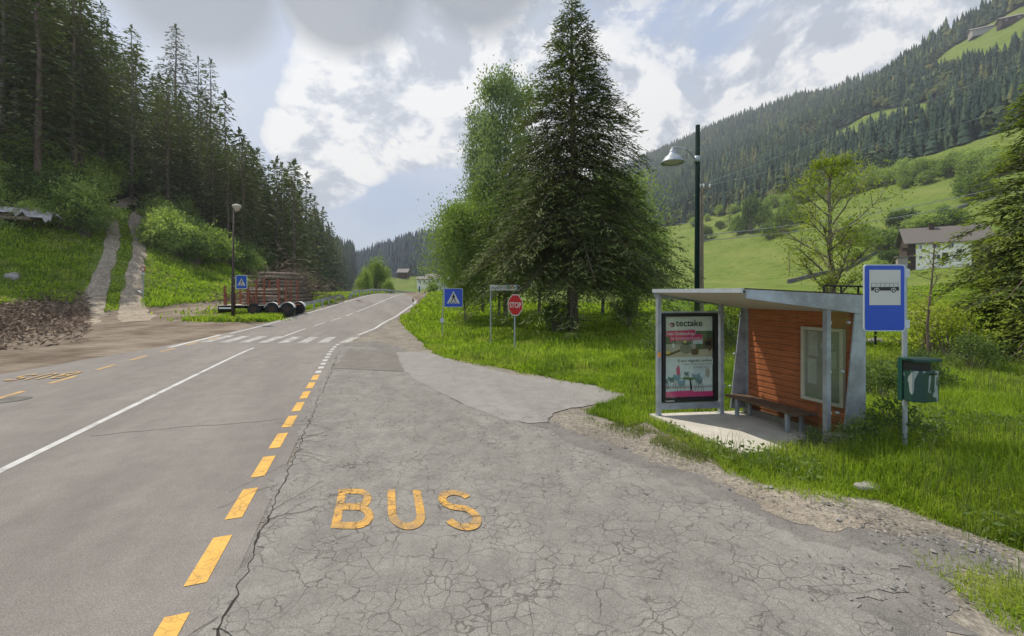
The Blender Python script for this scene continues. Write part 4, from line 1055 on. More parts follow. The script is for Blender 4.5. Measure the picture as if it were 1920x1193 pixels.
    za, zb = 2.5 + (548 - 576) * k - g, 2.5 + (548 - 541) * k - g; xa = (833 - 960) * k - x; xb = (868 - 960) * k - x
    mb = MB(); mb.tube([(0, 0, -.3), (.06, 0, zb)], .030, 10); mb.build('post', M['postgrey'], t)
    mb = MB(); plate(mb, xa, xb, za, zb, -.055, -.035, 0, .03); plate(mb, xa + .02, xb - .02, za + .02, zb - .02, -.059, -.0555, 1, .02); pl = mb.build('sign_plate', [M['galv_l'], M['blue']], t)
    mb = MB(); crossing_symbol(mb, (xa + xb) / 2, (za + zb) / 2 + .02, (xb - xa) * .95, -.063, 0, 1); mb.build('symbol', [M['signwhite'], M['black']], pl, recalc=False)
    zc = 2.5 + (548 - 600.5) * k - g
    mb = MB(); plate(mb, -.10, .11, zc - .12, zc + .11, -.05, -.035); mb.build('small_plate', M['galv_l'], t)
    # direction sign
    p = G(920, 646); x, y, g = p; k = y / F
    t = empty('direction_sign', (x, y, g)); tag(t, 'white arrow shaped direction sign on a thin grey post behind the stop sign', 'direction sign')
    za, zb = 2.5 + (548 - 545) * k - g, 2.5 + (548 - 534.5) * k - g; xa, xb = (920 - 960) * k - x, (975 - 960) * k - x; h = zb - za
    mb = MB(); mb.tube([(0, 0, -.3), (0, 0, zb)], .032, 10); mb.build('post', M['postgrey'], t)
    mb = MB(); mb.prism([(xa, za), (xb - .06, za), (xb + .02, za + h / 2), (xb - .06, zb), (xa, zb)], lambda a, b, q: (a, q, b), -.06, -.04)
    pl = mb.build('sign_plate', M['signwhite'], t)
    mb = MB(); put_text(mb, 'Braunsberg', .16, lambda a, b: (a, -.063, b), xa + .05, za + h * .30, 0, (xb - xa) * .34)
    for q, c in ((.56, 1), (.62, 1), (.68, 2), (.74, 2), (.80, 1)):
        mb.add([(xa + (xb - xa) * q, -.063, za + h * .25), (xa + (xb - xa) * (q + .045), -.063, za + h * .25), (xa + (xb - xa) * (q + .045), -.063, za + h * .75), (xa + (xb - xa) * q, -.063, za + h * .75)], [(0, 1, 2, 3)], c)
    mb.flat([(xb - .18, za + .03), (xb - .08, za + .03), (xb - .0, za + h / 2), (xb - .08, zb - .03), (xb - .18, zb - .03), (xb - .10, za + h / 2)], lambda a, b: (a, -.064, b), 0)
    mb.build('lettering', [M['black'], simple('sign_mark_green', (.12, .25, .12)), simple('sign_mark_brown', (.5, .25, .05))], pl, recalc=False)
    # stop sign
    p = G(965, 664); x, y, g = p; k = y / F
    t = empty('stop_sign', (x, y, g)); tag(t, 'red octagonal stop sign on a grey post in the grass by the side road', 'stop sign')
    zc = 2.5 + (548 - 572) * k - g; zt = 2.5 + (548 - 552) * k - g; rad = (zt - zc); hx = rad * .68
    mb = MB(); mb.tube([(0, .03, -.3), (0, .03, zc)], .030, 10); mb.build('post', M['postgrey'], t)
    oc = lambda s: [(s * hx * math.cos(R(22.5 + 45 * q)) / math.cos(R(22.5)) + .02, zc + s * rad * math.sin(R(22.5 + 45 * q)) / math.cos(R(22.5))) for q in range(8)]
    mb = MB(); fn = lambda a, b, q: (a, q - a * .85, b)
    mb.prism(oc(1), fn, -.03, -.012, 0); mb.prism(oc(.91), fn, -.034, -.0305, 1); pl = mb.build('sign_plate', [M['signwhite'], M['red']], t)
    mb = MB(); w = hx * 1.6; put_text(mb, 'STOP', rad * .72, lambda a, b: fn(a, b, -.037), .02 - w / 2, zc - rad * .25, 0, w, .006); mb.build('lettering', M['signwhite'], pl, recalc=False)
    # no entry sign by the track
    p = G(269, 562); x, y, g = p; k = y / F
    t = empty('no_entry_sign', (x, y, g)); tag(t, 'small round no traffic sign with plate on a thin post beside the dirt track', 'road sign')
    z1 = 2.5 + (548 - 505) * k - g; z2 = 2.5 + (548 - 513) * k - g; r_ = 4.6 * k
    mb = MB(); mb.tube([(0, 0, -.3), (0, 0, z1 + r_ * .8)], .05, 8); mb.build('post', M['postgrey'], t)
    mb = MB(); mb.tube([(0, -.06, z1), (0, -.08, z1)], r_, 20, 0); mb.tube([(0, -.081, z1), (0, -.085, z1)], r_ * .68, 20, 1); plate(mb, -r_ * .9, r_ * .9, z2 - r_ * .55, z2 + r_ * .3, -.08, -.06, 1)
    mb.build('sign_plate', [M['red'], M['signwhite']], t)
    # delineators
    for (s_, lb) in ((42.5, 'nearer black and white marker post at the right edge of the rising road'), (53, 'farther black and white marker post at the right edge near the crest')):
        q = rp(s_, 4.35); t = empty('marker_post', (q[0], q[1], q[2] - .02)); tag(t, lb, 'marker post')
        mb = MB(); mb.tube([(0, 0, -.2), (0, 0, .62)], .06, 8); mb.build('post', M['white'], t)
        mb = MB(); mb.tube([(0, 0, .62), (0, 0, .95)], [.062, .055], 8); mb.build('cap', M['black'], t)
    # white board at the bend
    q = P(786.5, 538, 92); g = tz(q.x, q.y)
    t = empty('bend_sign', (q.x, q.y, g)); tag(t, 'small white panel on a blue post at the road bend beyond the crest', 'road sign')
    mb = MB(); mb.tube([(0, 0, -.5), (0, 0, q.z - g + .2)], .14, 8); mb.build('post', M['bluez'], t)
    mb = MB(); plate(mb, -.35, .35, q.z - g + .15, q.z - g + .95, -.2, -.16); mb.build('panel', M['white'], t)

def guardrail(s0, s1, off, label, step=1.0, side=1, ends=(True, True)):
    qs = list(np.arange(s0, s1, step)) + [s1]
    b = rp(s0, off); t = empty('guardrail', b); L = Vector(b); tag(t, label, 'guardrail')
    prof = [(0, -.155), (.045, -.12), (.045, -.06), (0, -.02), (0, .02), (.045, .06), (.045, .12), (0, .155)]
    rows = []
    for q in qs:
        d0 = min(1, (q - s0) / 2.6) if ends[0] else 1; d1 = min(1, (s1 - q) / 2.6) if ends[1] else 1
        hz = .62 - .42 * (1 - min(d0, d1)) ** 1.5
        rows.append([Vector(rp(q, off + side * a, 0)) + Vector((0, 0, hz + c)) - L for a, c in prof])
    mb = MB(); n = len(prof); mb.add([p for r_ in rows for p in r_], [(i * n + k, i * n + k + 1, (i + 1) * n + k + 1, (i + 1) * n + k) for i in range(len(rows) - 1) for k in range(n - 1)])
    mb.build('rail', M['steel'], t)
    q = s0 + .6
    while q < s1:
        d0 = min(1, (q - s0) / 2.6) if ends[0] else 1; d1 = min(1, (s1 - q) / 2.6) if ends[1] else 1
        c = Vector(rp(q, off - side * .10)) - L; mb = MB(); mb.box((c.x, c.y, c.z + .20), (.12, .12, .95 - .5 * (1 - min(d0, d1))), rz=-float(np.interp(q, SS, TH))); mb.build('post', M['steel'], t); q += 2.0

# ------------------------------------------------------------------ trailer, logs, yard
def build_trailer():
    p = G(488, 591); x, y, g = p; k = y / F * .90
    ang = .10; t = empty('log_trailer', (x, y, g), ang)
    tag(t, 'timber trailer with red stakes and a dark flat deck parked on the dirt yard', 'log trailer')
    x0, x1 = (422 - 488) * k, (557 - 488) * k; dz = (592 - 571.5) * k
    mb = MB(); mb.box(((x0 + x1) / 2, -.35, dz - .12), (x1 - x0, .14, .22)); mb.box(((x0 + x1) / 2, .35, dz - .12), (x1 - x0, .14, .22)); mb.box((x0 + .04, 0, dz - .3), (.1, 2.3, .55))
    for q in np.linspace(x0 + .3, x1 - .3, 7): mb.box((q, 0, dz - .10), (.12, 2.3, .12))
    mb.build('chassis', M['black'], t, bevel=.01)
    mb = MB(); mb.box((x0 + 1.9, 0, dz + .03), (3.8, 2.35, .06)); mb.build('deck', M['soffit'], t)
    mb = MB(); mb.box(((x0 + x1) / 2 + 1.4, 0, dz + .04), (2.9, 1.2, .08)); mb.build('bolster', M['rust'], t)
    for cx in (x0 + 2.65, x0 + 4.0, x0 + 5.15, x0 + 6.15):
        for sy in (-1, 1):
            if cx > x1: continue
            w = MB(); w.tube([(cx, sy * 1.18, .50), (cx, sy * .88, .50)], .50, 22); wh = w.build('wheel', M['rubber'], t, bevel=.03)
            w = MB(); w.tube([(cx, sy * 1.20, .50), (cx, sy * 1.10, .50)], [.24, .27], 16); w.build('rim', M['timber'], wh)
    for cx in (x0 + 4.0, x0 + 5.15, x0 + 6.15):
        for sy in (-1, 1):
            if cx > x1: continue
            mb = MB(); pts = [(cx + (.56 + o) * math.cos(R(a)), .50 + (.56 + o) * math.sin(R(a))) for o, al in ((0, range(15, 166, 15)), (.03, range(165, 14, -15))) for a in al]
            mb.prism(pts, lambda a, b, h: (a, h, b), sy * 1.22, sy * .86); mb.build('mudguard', M['white'], t)
    st = [(434, 532), (436.5, 545), (448, 545), (453, 545), (477, 535), (480, 540), (488, 545), (494, 518), (509, 516), (537, 518), (551, 518)]
    for i, (px, top) in enumerate(st):
        zz = (592 - top) * k; sx = (px - 488) * k
        for sy in (-1.1, 1.1):
            mb = MB(); mb.box((sx, sy, (dz + zz) / 2), (.11, .11, zz - dz), mi=0)
            if i >= 9: mb.box((sx, sy - .003 * np.sign(sy), zz * .75), (.10, .10, zz * .5), mi=1)
            mb.build('stake', [M['rust'], M['soffit']], t)
    mb = MB(); mb.box((x0 + .6, -1.18, dz - .18), (1.0, .05, .12)); mb.build('side_guard', M['white'], t)
    rr = random.Random(4)
    # logs on the trailer
    c, s_ = math.cos(ang), math.sin(ang)
    lvl = 0; n = 0
    for row, (zz, cnt) in enumerate(((.15, 6), (.42, 5), (.70, 5), (.97, 4), (1.2, 3))):
        for j in range(cnt):
            r_ = rr.uniform(.115, .145); ln = rr.uniform(2.6, 3.2) - row * .1; cx = (508 - 488) * k + rr.uniform(-.25, .25) - .3; cy = (j - (cnt - 1) / 2) * .30
            o = MB(); o.tube([(-ln / 2, 0, rr.uniform(-.03, .05)), (0, 0, 0), (ln / 2, 0, rr.uniform(-.03, .03))], [r_ * .8, r_ * .95, r_], 10, 0)
            ob = o.build('log', M['log'], None, smooth=False)
            ob.location = (x + c * cx - s_ * cy, y + s_ * cx + c * cy, g + dz + zz); ob.rotation_euler = (0, rr.uniform(-.02, .02), ang + rr.uniform(-.03, .03))
            tag(ob, 'peeling pale timber log stacked on the trailer between red stakes', 'log', 'logs stacked on the trailer')
    # log pile behind the trailer
    ang2 = .5
    for row in range(9):
        for j in range(10 - row):
            ln = rr.uniform(3.4, 4.4); r_ = rr.uniform(.16, .22)
            o = MB(); o.tube([(0, -ln / 2, 0), (0, 0, rr.uniform(-.03, .03)), (0, ln / 2, 0)], [r_ * .85, r_, r_ * 1.05], 10)
            ob = o.build('log', M['log']); bx_ = (525 - 960) / F * 41 + (j - (10 - row) / 2) * .42; by = 41.5
            ob.location = (bx_, by, tz(bx_, by) * .0 + tz((525 - 960) / F * 41, 41.5) + .2 + row * .36); ob.rotation_euler = (0, 0, rr.uniform(-.5, -.3))
            tag(ob, 'brown log in the tall pile on the ground behind the trailer', 'log', 'logs piled behind the trailer')
    # brush heap above the log pile
    r = np.random.default_rng(8); n = 2600; c0 = Vector(((518 - 960) / F * 43, 43.5, 0)); Pc = np.stack([c0.x + r.normal(size=n) * 2.6, c0.y + r.normal(size=n) * .8, np.zeros(n)], 1)
    Pc[:, 2] = tz(c0.x, 41) + np.abs(r.normal(size=n)) * 1.1 + np.clip(1.9 - .35 * np.abs(Pc[:, 0] - c0.x - 1), .2, 2)
    D = unit(r.normal(size=(n, 3)) * np.array([1, .6, .5])); V, Q = diamonds(Pc, D, rnd_perp(D, r), r.uniform(.6, 2.0, n), r.uniform(.03, .09, n))
    tag(link_mesh('brush_heap', np_mesh('brush_heap', V, [(Q[: n // 2], 0), (Q[n // 2:], 1)], [M['chip'], M['bark']])), 'heap of brown branches and brush behind the log trailer', 'brush heap', kind='stuff')
    # covered log stack on the left bank
    p0 = G(20, 415); t = empty('covered_log_stack', p0, .25); kk = p0.y / F
    tag(t, 'stack of logs under a crumpled grey tarpaulin on the left bank', 'log stack')
    for r_ in range(3):
        for j in range(5 - r_):
            mb = MB(); mb.tube([(-3.2, (j - 2 + r_ * .5) * .42, .22 + r_ * .36), (2.2, (j - 2 + r_ * .5) * .42, .22 + r_ * .36)], .2, 8); mb.build('log', M['log'], t)
    mb = MB(); nx, ny = 30, 10; vs = []
    for i in range(nx):
        for j in range(ny):
            u = i / (nx - 1); v = j / (ny - 1) * 2 - 1
            vs.append((-3.6 + 7.4 * u, v * 1.15, 1.35 - .65 * v * v - .75 * max(0, u - .62) * 2.2 + .34 * noise.noise(Vector((i * .55, j * .6, 0))) * 2 + .2 * noise.noise(Vector((i * 1.3, j * 1.1, 4)))))
    mb.add(vs, [(i * ny + j, (i + 1) * ny + j, (i + 1) * ny + j + 1, i * ny + j + 1) for i in range(nx - 1) for j in range(ny - 1)])
    mb.build('tarpaulin', M['tarp'], t, smooth=True)
    # bark and chip debris heap
    r = np.random.default_rng(3); n = 9000
    px = r.uniform(-40, 165, n); py = 590 + r.normal(size=n) * 20 + np.maximum(0, (90 - px)) * .22
    pts = []
    for a, b in zip(px, py):
        if 0 < b - 548: pts.append(G(a, min(b, 655), 15, 60))
    Pc = np.array([tuple(q) for q in pts]); m = len(Pc); Pc[:, 2] += r.uniform(0, .3, m) * np.exp(-((Pc[:, 1] - 30) / 9) ** 2)
    D = unit(r.normal(size=(m, 3)) * np.array([1, 1, .45])); Wd = rnd_perp(D, r)
    V, Q = diamonds(Pc, D, Wd, r.uniform(.1, .45, m), r.uniform(.04, .16, m))
    tag(link_mesh('bark_debris', np_mesh('bark_debris', V, [(Q[: m * 4 // 5], 0), (Q[m * 4 // 5:], 1)], [M['chip'], M['log']])), 'loose brown bark and wood chips heaped along the foot of the left bank', 'bark debris', kind='stuff')
    # twig litter: white litter on grass
    q = G(258, 553); mb = MB()
    mb.add([(-.4, 0, .1), (0, -.1, .35), (.4, 0, .05), (.1, .2, .3), (-.25, .15, .25)], [(0, 1, 3, 4), (1, 2, 3)]); mb.build('litter', M['white']).location = q + Vector((0, 0, .1))
    tag(bpy.data.objects['litter'], 'scrap of white litter lying in the grass beside the dirt track', 'litter')
    q = G(23, 520); mb = MB(); rr = random.Random(9)
    add_rock(mb, .55, .4, .4, 3); o = mb.build('boulder', M['stone'], smooth=True); o.location = q; tag(o, 'dark grey boulder half hidden in the grass of the left bank', 'boulder')

def add_rock(mb, sx, sy, sz, seed):
    bm = bmesh.new(); bmesh.ops.create_icosphere(bm, subdivisions=3, radius=1)
    for v in bm.verts:
        n_ = noise.noise(v.co * 1.1 + Vector((seed, 0, 0))) * .45 + noise.noise(v.co * 3 + Vector((0, seed, 0))) * .16
        v.co *= 1 + n_; v.co = Vector((v.co.x * sx, v.co.y * sy, v.co.z * sz))
    mb.add([v.co.copy() for v in bm.verts], [[v.index for v in f.verts] for f in bm.faces]); bm.free()

# ------------------------------------------------------------------ buildings
def gable_house(t, cx, w, d, h, rh, wallm, roofm, over=.8, ridge_x=True, z0=0.0, nm='wall'):
    mb = MB(); x0, x1 = cx - w / 2, cx + w / 2; y0, y1 = -d / 2, d / 2
    if ridge_x:
        mb.add([(x0, y0, z0 - 2), (x1, y0, z0 - 2), (x1, y1, z0 - 2), (x0, y1, z0 - 2), (x0, y0, z0 + h), (x1, y0, z0 + h), (x1, y1, z0 + h), (x0, y1, z0 + h), (x0, 0, z0 + h + rh), (x1, 0, z0 + h + rh)],
               [(0, 1, 5, 4), (1, 2, 6, 9, 5), (2, 3, 7, 6), (3, 0, 4, 8, 7)])
    wo = mb.build(nm, wallm, t)
    mb = MB(); sl = rh / (d / 2); e = over
    for s_ in (-1, 1):
        ps = [(x0 - e, s_ * (d / 2 + e), z0 + h - sl * e), (x1 + e, s_ * (d / 2 + e), z0 + h - sl * e), (x1 + e, 0, z0 + h + rh), (x0 - e, 0, z0 + h + rh)]
        if s_ > 0: ps = ps[::-1]
        mb.add([Vector(p) + Vector((0, 0, .05)) for p in ps] + [Vector(p) + Vector((0, 0, .28)) for p in ps], [(0, 1, 2, 3), (7, 6, 5, 4), (0, 4, 5, 1), (1, 5, 6, 2), (2, 6, 7, 3), (3, 7, 4, 0)])
    ro = mb.build('roof', roofm, t)
    return wo, ro
def win(t, x, z, w, h, y, m=None, name='window'):
    mb = MB(); f = .09
    for a in ((x, z + h / 2, w + 2 * f, f), (x, z - h / 2, w + 2 * f, f), (x - w / 2, z, f, h), (x + w / 2, z, f, h), (x, z, f * .6, h)):
        mb.box((a[0], y - .04, a[1]), (a[2], .10, a[3]))
    o = mb.build(name, M['plaster'], t); mb = MB(); mb.box((x, y - .005, z), (w - .05, .03, h - .05)); mb.build('pane', M['winglass'], o)

def build_buildings():
    Y = 108; k = Y / F; gx = (1768 - 960) * k; g = 2.5 + (548 - 501) * k
    t = empty('farmhouse', (gx, Y, g), -.60); tag(t, 'white farmhouse with wide brown roof and dark timber end walls on the meadow', 'farmhouse')
    X = lambda px: (px - 1768) * k * .80; Z = lambda py: 2.5 + (548 - py) * k - g
    w0, w1 = X(1713), X(1802); h = Z(455); rh = Z(434) - h
    wo, ro = gable_house(t, (X(1700) + X(1832)) / 2, X(1832) - X(1700), 11, h, rh * 1.35, M['timber'], M['roofb'], .9)
    mb = MB(); mb.box(((w0 + w1) / 2, -1.2, (h - 2) / 2 - .1), (w1 - w0, 9.0, h + 2)); mb.build('plaster_wall', M['plaster'], t)
    yf = -5.72
    for (px, py, ww, hh) in ((1747, 463, 1.5, 1.3), (1770, 464, 1.0, 1.3), (1783, 474, 1.0, .9), (1747, 484, 1.4, 1.2), (1721, 465, .5, .9), (1721, 484, .6, .9), (1782, 489, 1.0, .6)): win(t, X(px), Z(py), ww, hh, yf)
    mb = MB(); mb.box((X(1761), yf - .02, Z(484)), (1.1, .08, 2.0)); mb.build('door', M['timber'], t)
    mb = MB(); mb.box((X(1700), -4.9, Z(470)), (2.6, 1.6, .15)); mb.box((X(1700), -5.6, Z(468)), (2.6, .08, .9)); mb.build('balcony', M['timber'], t)
    mb = MB(); mb.box((X(1822), -5.6, Z(470.5)), (3.4, 1.0, .2)); mb.build('balcony', M['soffit'], t)
    mb = MB(); mb.box((X(1747), -.8, h + rh * 1.35 + .2), (.9, .9, 1.8)); mb.box((X(1747), -.8, h + rh * 1.35 + 1.15), (1.2, 1.2, .14)); mb.build('chimney', M['timber'], ro)
    mb = MB(); mb.box((X(1697), -4, Z(490)), (3.2, 3, 2.2)); mb.box((X(1697), -4.1, Z(481)), (4, 4, .15)); mb.build('shed', M['conc_old'], t)
    # village beyond the crest
    vil = [(801, 529, 200, 8, 2.6, 'low white house with grey roof beyond the crest, left of the village'), (816, 526, 230, 9, 3.2, 'long pale house with flat brown roof behind the low white one'), (809, 523, 270, 7, 3.6, 'grey gabled house standing highest in the distant village'),
           (826, 530, 180, 6, 2.4, 'pale garage building next to the green tree edge in the distant village')]
    for i, (px, py, Y, w, h, lb) in enumerate(vil):
        k = Y / F; zc = 2.5 + (548 - py) * k
        t = empty('village_house', ((px - 960) * k, Y, zc - h / 2), .2 * (i - 1)); tag(t, lb, 'house')
        gable_house(t, 0, w, 6, h, 1.2, M['plaster'] if i % 2 == 0 else M['galv_l'], M['roofr'], .5)
        for q in (-.3, 0, .3): win(t, q * w, h * .55, .9, 1.0, -3.02)
    # barn on the far meadow
    Y = 330; k = Y / F; t = empty('mountain_barn', ((757 - 960) * k, Y, 2.5 + (548 - 517) * k)); tag(t, 'small timber barn with pale roof at the foot of the distant wooded hill', 'barn')
    gable_house(t, 0, 15 * k * 1.2, 8, 2.6, 2.6, M['timber'], M['roofr'], .8)
    # chalets high on the mountain
    for (px, py, w, lb) in ((1838, 66, 15, 'left chalet with pale roof in the clearing high on the mountainside'), (1893, 46, 14, 'right dark chalet in the clearing high on the mountainside')):
        q = G(px, py, 200, 900); t = empty('mountain_chalet', q, -.5); tag(t, lb, 'chalet')
        gable_house(t, 0, w, 10, 5, 3, M['timber'] if w == 14 else M['conc_old'], M['roofr'], 1.2)
        for z in (-.3, .3): win(t, z * w, 3, 1.5, 1.5, -5.02)

# ------------------------------------------------------------------ walls, wires, railing, stones
def terrain_wall(name, px_pts, h, w, m, label, cat):
    pts = [G(*p) for p in px_pts]; path = []
    for a, b in zip(pts[:-1], pts[1:]):
        n = max(2, int((b - a).length / 2.5))
        for j in range(n): path.append(a.lerp(b, j / n))
    path.append(pts[-1]); t = MB(); L = path[0].copy(); prev = None
    for i, p in enumerate(path):
        d = (path[min(i + 1, len(path) - 1)] - path[max(i - 1, 0)]); d.z = 0; d.normalize(); n_ = Vector((d.y, -d.x, 0)); z = tz(p.x, p.y)
        hh = h * (1 + .12 * noise.noise(Vector((i * .7, 0, 0))))
        row = [Vector((p.x, p.y, z)) + n_ * sg * w / 2 + Vector((0, 0, zz)) - L for sg, zz in ((-1, -.6), (-1, hh), (1, hh), (1, -.6))]
        if prev: t.hexa([prev[0], row[0], row[3], prev[3], prev[1], row[1], row[2], prev[2]])
        prev = row
    o = t.build(name, m); o.location = L; return tag(o, label, cat)

def wire(name, a, b, sag, r_, label, grp):
    a, b = Vector(a), Vector(b); mb = MB(); n = 26
    mb.tube([a.lerp(b, i / n) - a - Vector((0, 0, sag * 4 * (i / n) * (1 - i / n))) for i in range(n + 1)], r_, 5, cap=False)
    o = mb.build(name, M['wirem']); o.location = a; return tag(o, label, 'wire', grp)

def build_misc():
    # utility pole behind the lamp
    Y = 31; x = (1315.5 - 960) / F * Y; g = tz(x, Y); z1 = 2.5 + (548 - 350) / F * Y
    t = empty('utility_pole', (x, Y, g)); tag(t, 'weathered wooden utility pole with white insulators just right of the dark street lamp', 'utility pole')
    mb = MB(); mb.tube([(0, 0, -.4), (0, 0, z1 - g)], [.17, .12], 10); mb.build('pole', M['polewood'], t)
    mb = MB(); mb.box((.25, 0, z1 - g - .15), (.9, .1, .1)); mb.build('crossarm', M['polewood'], t)
    for q in (-.1, .15, .6): mb = MB(); mb.tube([(q, 0, z1 - g - .1), (q, 0, z1 - g + .12), (q, 0, z1 - g + .2)], [.03, .07, .04], 8); mb.build('insulator', M['white'], t)
    x2, Y2 = (2100 - 960) / F * 60, 60
    t2z = 2.5 + (548 - 245) / F * 60
    wire('power_line', (x, Y, 2.5 + (548 - 442) / F * Y), (x2, Y2, t2z - 2.6), 1.6, .034, 'upper thick pair wire sagging low from the wooden pole across the meadow', None)
    wire('power_line', (x, Y, 2.5 + (548 - 452) / F * Y), (x2, Y2, t2z - 4.0), 1.7, .032, 'lower thick pair wire sagging low from the wooden pole across the meadow', None)
    wire('power_line', (x, Y, z1 + .15), (x2 + 4, Y2, 2.5 + (548 - 20) / F * 60), .5, .016, 'highest thin wire climbing from the wooden pole in front of the mountain forest', None)
    wire('power_line', (x + .6, Y, z1 + .1), (x2 + 4, Y2, 2.5 + (548 - 120) / F * 60), .8, .014, 'second highest thin wire climbing in front of the mountain forest', None)
    wire('power_line', (x, Y, 2.5 + (548 - 417) / F * Y), ((1090 - 960) / F * 50, 50, 2.5 + (548 - 417) / F * 50), .3, .018, 'short wire running left from the wooden pole behind the big spruce', None)
    # railing behind the shelter
    Y = 15; k = Y / F; L = Vector(((1545 - 960) * k, Y, 0)); t = empty('metal_railing', (L.x, L.y, tz(L.x, Y))); tag(t, 'dark metal railing showing above the right end of the shelter roof', 'railing')
    g = tz(L.x, Y); mb = MB(); x1 = (1640 - 960) * k - L.x; zt = 2.5 + (548 - 535.5) * k - g
    mb.tube([(0, 0, zt), (x1, 0, zt - .05)], .035, 6); mb.tube([(0, 0, zt - .45), (x1, 0, zt - .5)], .025, 6)
    mb.build('rail', M['black'], t)
    q = 0
    while q < x1 + .1: mb = MB(); mb.tube([(q, 0, -.3), (q, 0, zt)], .035, 6); mb.build('post', M['black'], t); q += .62
    # retaining walls on the meadow
    terrain_wall('stone_wall', [(1478, 532), (1545, 515), (1620, 488), (1690, 452), (1740, 420), (1815, 385)], 1.1, .5, M['walldark'], 'long grey stone wall climbing the meadow behind the farmhouse', 'stone wall')
    # pale rock outcrops and boulders by the sapling
    rr = random.Random(8)
    for i, (px, py, s_, m, lb) in enumerate(((1742, 578, 1.0, 'stonep', 'pinkish rubble heap behind the sapling right of the bus stop sign'), (1770, 588, .8, 'stonep', 'smaller pinkish rock right of the pinkish rubble heap'),
                                         (1722, 600, .6, 'stone', 'flat pale rock in the grass right of the bus stop post'), (1636, 632, .5, 'stone', 'flat grey rock just below the blue sign'), )):
        q = G(px, py + 14); mb = MB(); add_rock(mb, 1.3 * s_, .8 * s_, .55 * s_, i * 3.3); o = mb.build('rock', M[m], smooth=True); o.location = q; tag(o, lb, 'rock')
    for (px, py, s_, lb) in ((1625, 917, .15, 'pale stone at the grass edge right of the sandy patch'), (1440, 918, .07, 'small whitish stone at the near end of the sandy patch')):
        q = G(px, py); mb = MB(); add_rock(mb, s_, s_ * .6, s_ * .3, px); o = mb.build('rock', M['stone'], smooth=True); o.location = q + Vector((0, 0, .03)); tag(o, lb, 'rock')
    # loose tar lumps and pebbles
    r = np.random.default_rng(11); mb = MB()
    poly = [(1100, 790, 1230, 860, 240), (1380, 905, 1450, 945, 90), (1500, 925, 1700, 1010, 260), (1650, 980, 1880, 1060, 260), (1200, 790, 1330, 850, 200), (1500, 1030, 1850, 1190, 160), (940, 770, 1120, 830, 120), (620, 650, 760, 700, 60)]
    for (a, b, c, d, n_) in poly:
        for _ in range(n_):
            u, v = r.random(), r.random(); px = a + (c - a) * u; py = b + (d - b) * (.5 * u + .5 * v)
            q = gp(px + r.normal() * 25, py + r.normal() * 9); s_ = .003 + .016 * r.random() ** 2.2 * (1.8 if r.random() < .06 else 1)
            vs = [Vector((sx * s_ * r.uniform(.6, 1.3), sy * s_ * r.uniform(.6, 1.3), z_ * s_ * r.uniform(.5, .9) + .026)) + Vector((q[0], q[1], 0)) for sx, sy, z_ in ((-1, 0, 0), (0, -1, 0), (1, 0, 0), (0, 1, 0), (0, 0, 1))]
            mb.add(vs, [(0, 1, 4), (1, 2, 4), (2, 3, 4), (3, 0, 4)], int(r.random() < .35))
    tag(mb.build('loose_gravel', [M['edge'], M['stone']]), 'loose tar crumbs and pebbles scattered along the broken asphalt edge', 'gravel', kind='stuff')
# ------------------------------------------------------------------ vegetation
def zbb(x, y):
    s, o = road_so(x, y); return roadz(np.clip(s, -60, 149)) * (1 - smooth(5, 24, o))
def grass_region(x, y):
    """True where verge grass grows on the right of the road"""
    s, o = road_so(x, y)
    ok = o > 4.0 + exR(s) + .15 * vnoise(x, y, .7)
    jit = .10 * vnoise(x, y, .5)
    zt_ = terrain(x, y)
    ok &= ~pinpoly(x + jit, y + jit, GRAV) | (zt_ > .012 + zbb(x, y))
    # side road and slab
    ok &= ~pinpoly(x + jit * .5, y + jit * .5, SIDE) | (zt_ > .026 + zbb(x, y))
    rel = np.stack([x - SO.x, y - SO.y], 1); det = SA.x * SB.y - SA.y * SB.x
    i = (rel[:, 0] * SB.y - rel[:, 1] * SB.x) / det; j = (SA.x * rel[:, 1] - SA.y * rel[:, 0]) / det
    ok &= ~((i > -.14) & (i < 2.05) & (j > -.08) & (j < 2.05))
    return ok
def blades(name, x, y, h, w, mat, label, seed, lean=.55, z=None, parent=None):
    r = np.random.default_rng(seed); n = len(x); z = terrain(x, y) if z is None else z
    az = r.uniform(0, 6.283, n); la = r.uniform(0, 6.283, n); ln = np.abs(r.normal(size=n)) * lean
    wx, wy = np.cos(az) * w / 2, np.sin(az) * w / 2; lx, ly = np.cos(la) * ln * h, np.sin(la) * ln * h
    b0 = np.stack([x - wx, y - wy, z - .02], 1); b1 = np.stack([x + wx, y + wy, z - .02], 1)
    m0 = np.stack([x - wx * .7 + lx * .35, y - wy * .7 + ly * .35, z + h * .55], 1); m1 = np.stack([x + wx * .7 + lx * .35, y + wy * .7 + ly * .35, z + h * .55], 1)
    t = np.stack([x + lx, y + ly, z + h * (1 - .35 * np.minimum(ln, 1))], 1)
    V = np.stack([b0, b1, m1, m0, t], 1).reshape(-1, 3); i = np.arange(n) * 5
    Q = np.stack([i, i + 1, i + 2, i + 3], 1); T = np.stack([i + 3, i + 2, i + 4], 1)
    me = np_mesh(name, V, [(Q, 0), (T, 0)], [mat])
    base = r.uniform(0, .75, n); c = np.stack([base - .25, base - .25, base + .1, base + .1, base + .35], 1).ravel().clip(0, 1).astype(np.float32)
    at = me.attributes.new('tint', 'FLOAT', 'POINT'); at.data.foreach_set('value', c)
    return tag(link_mesh(name, me), label, 'grass', kind='stuff')

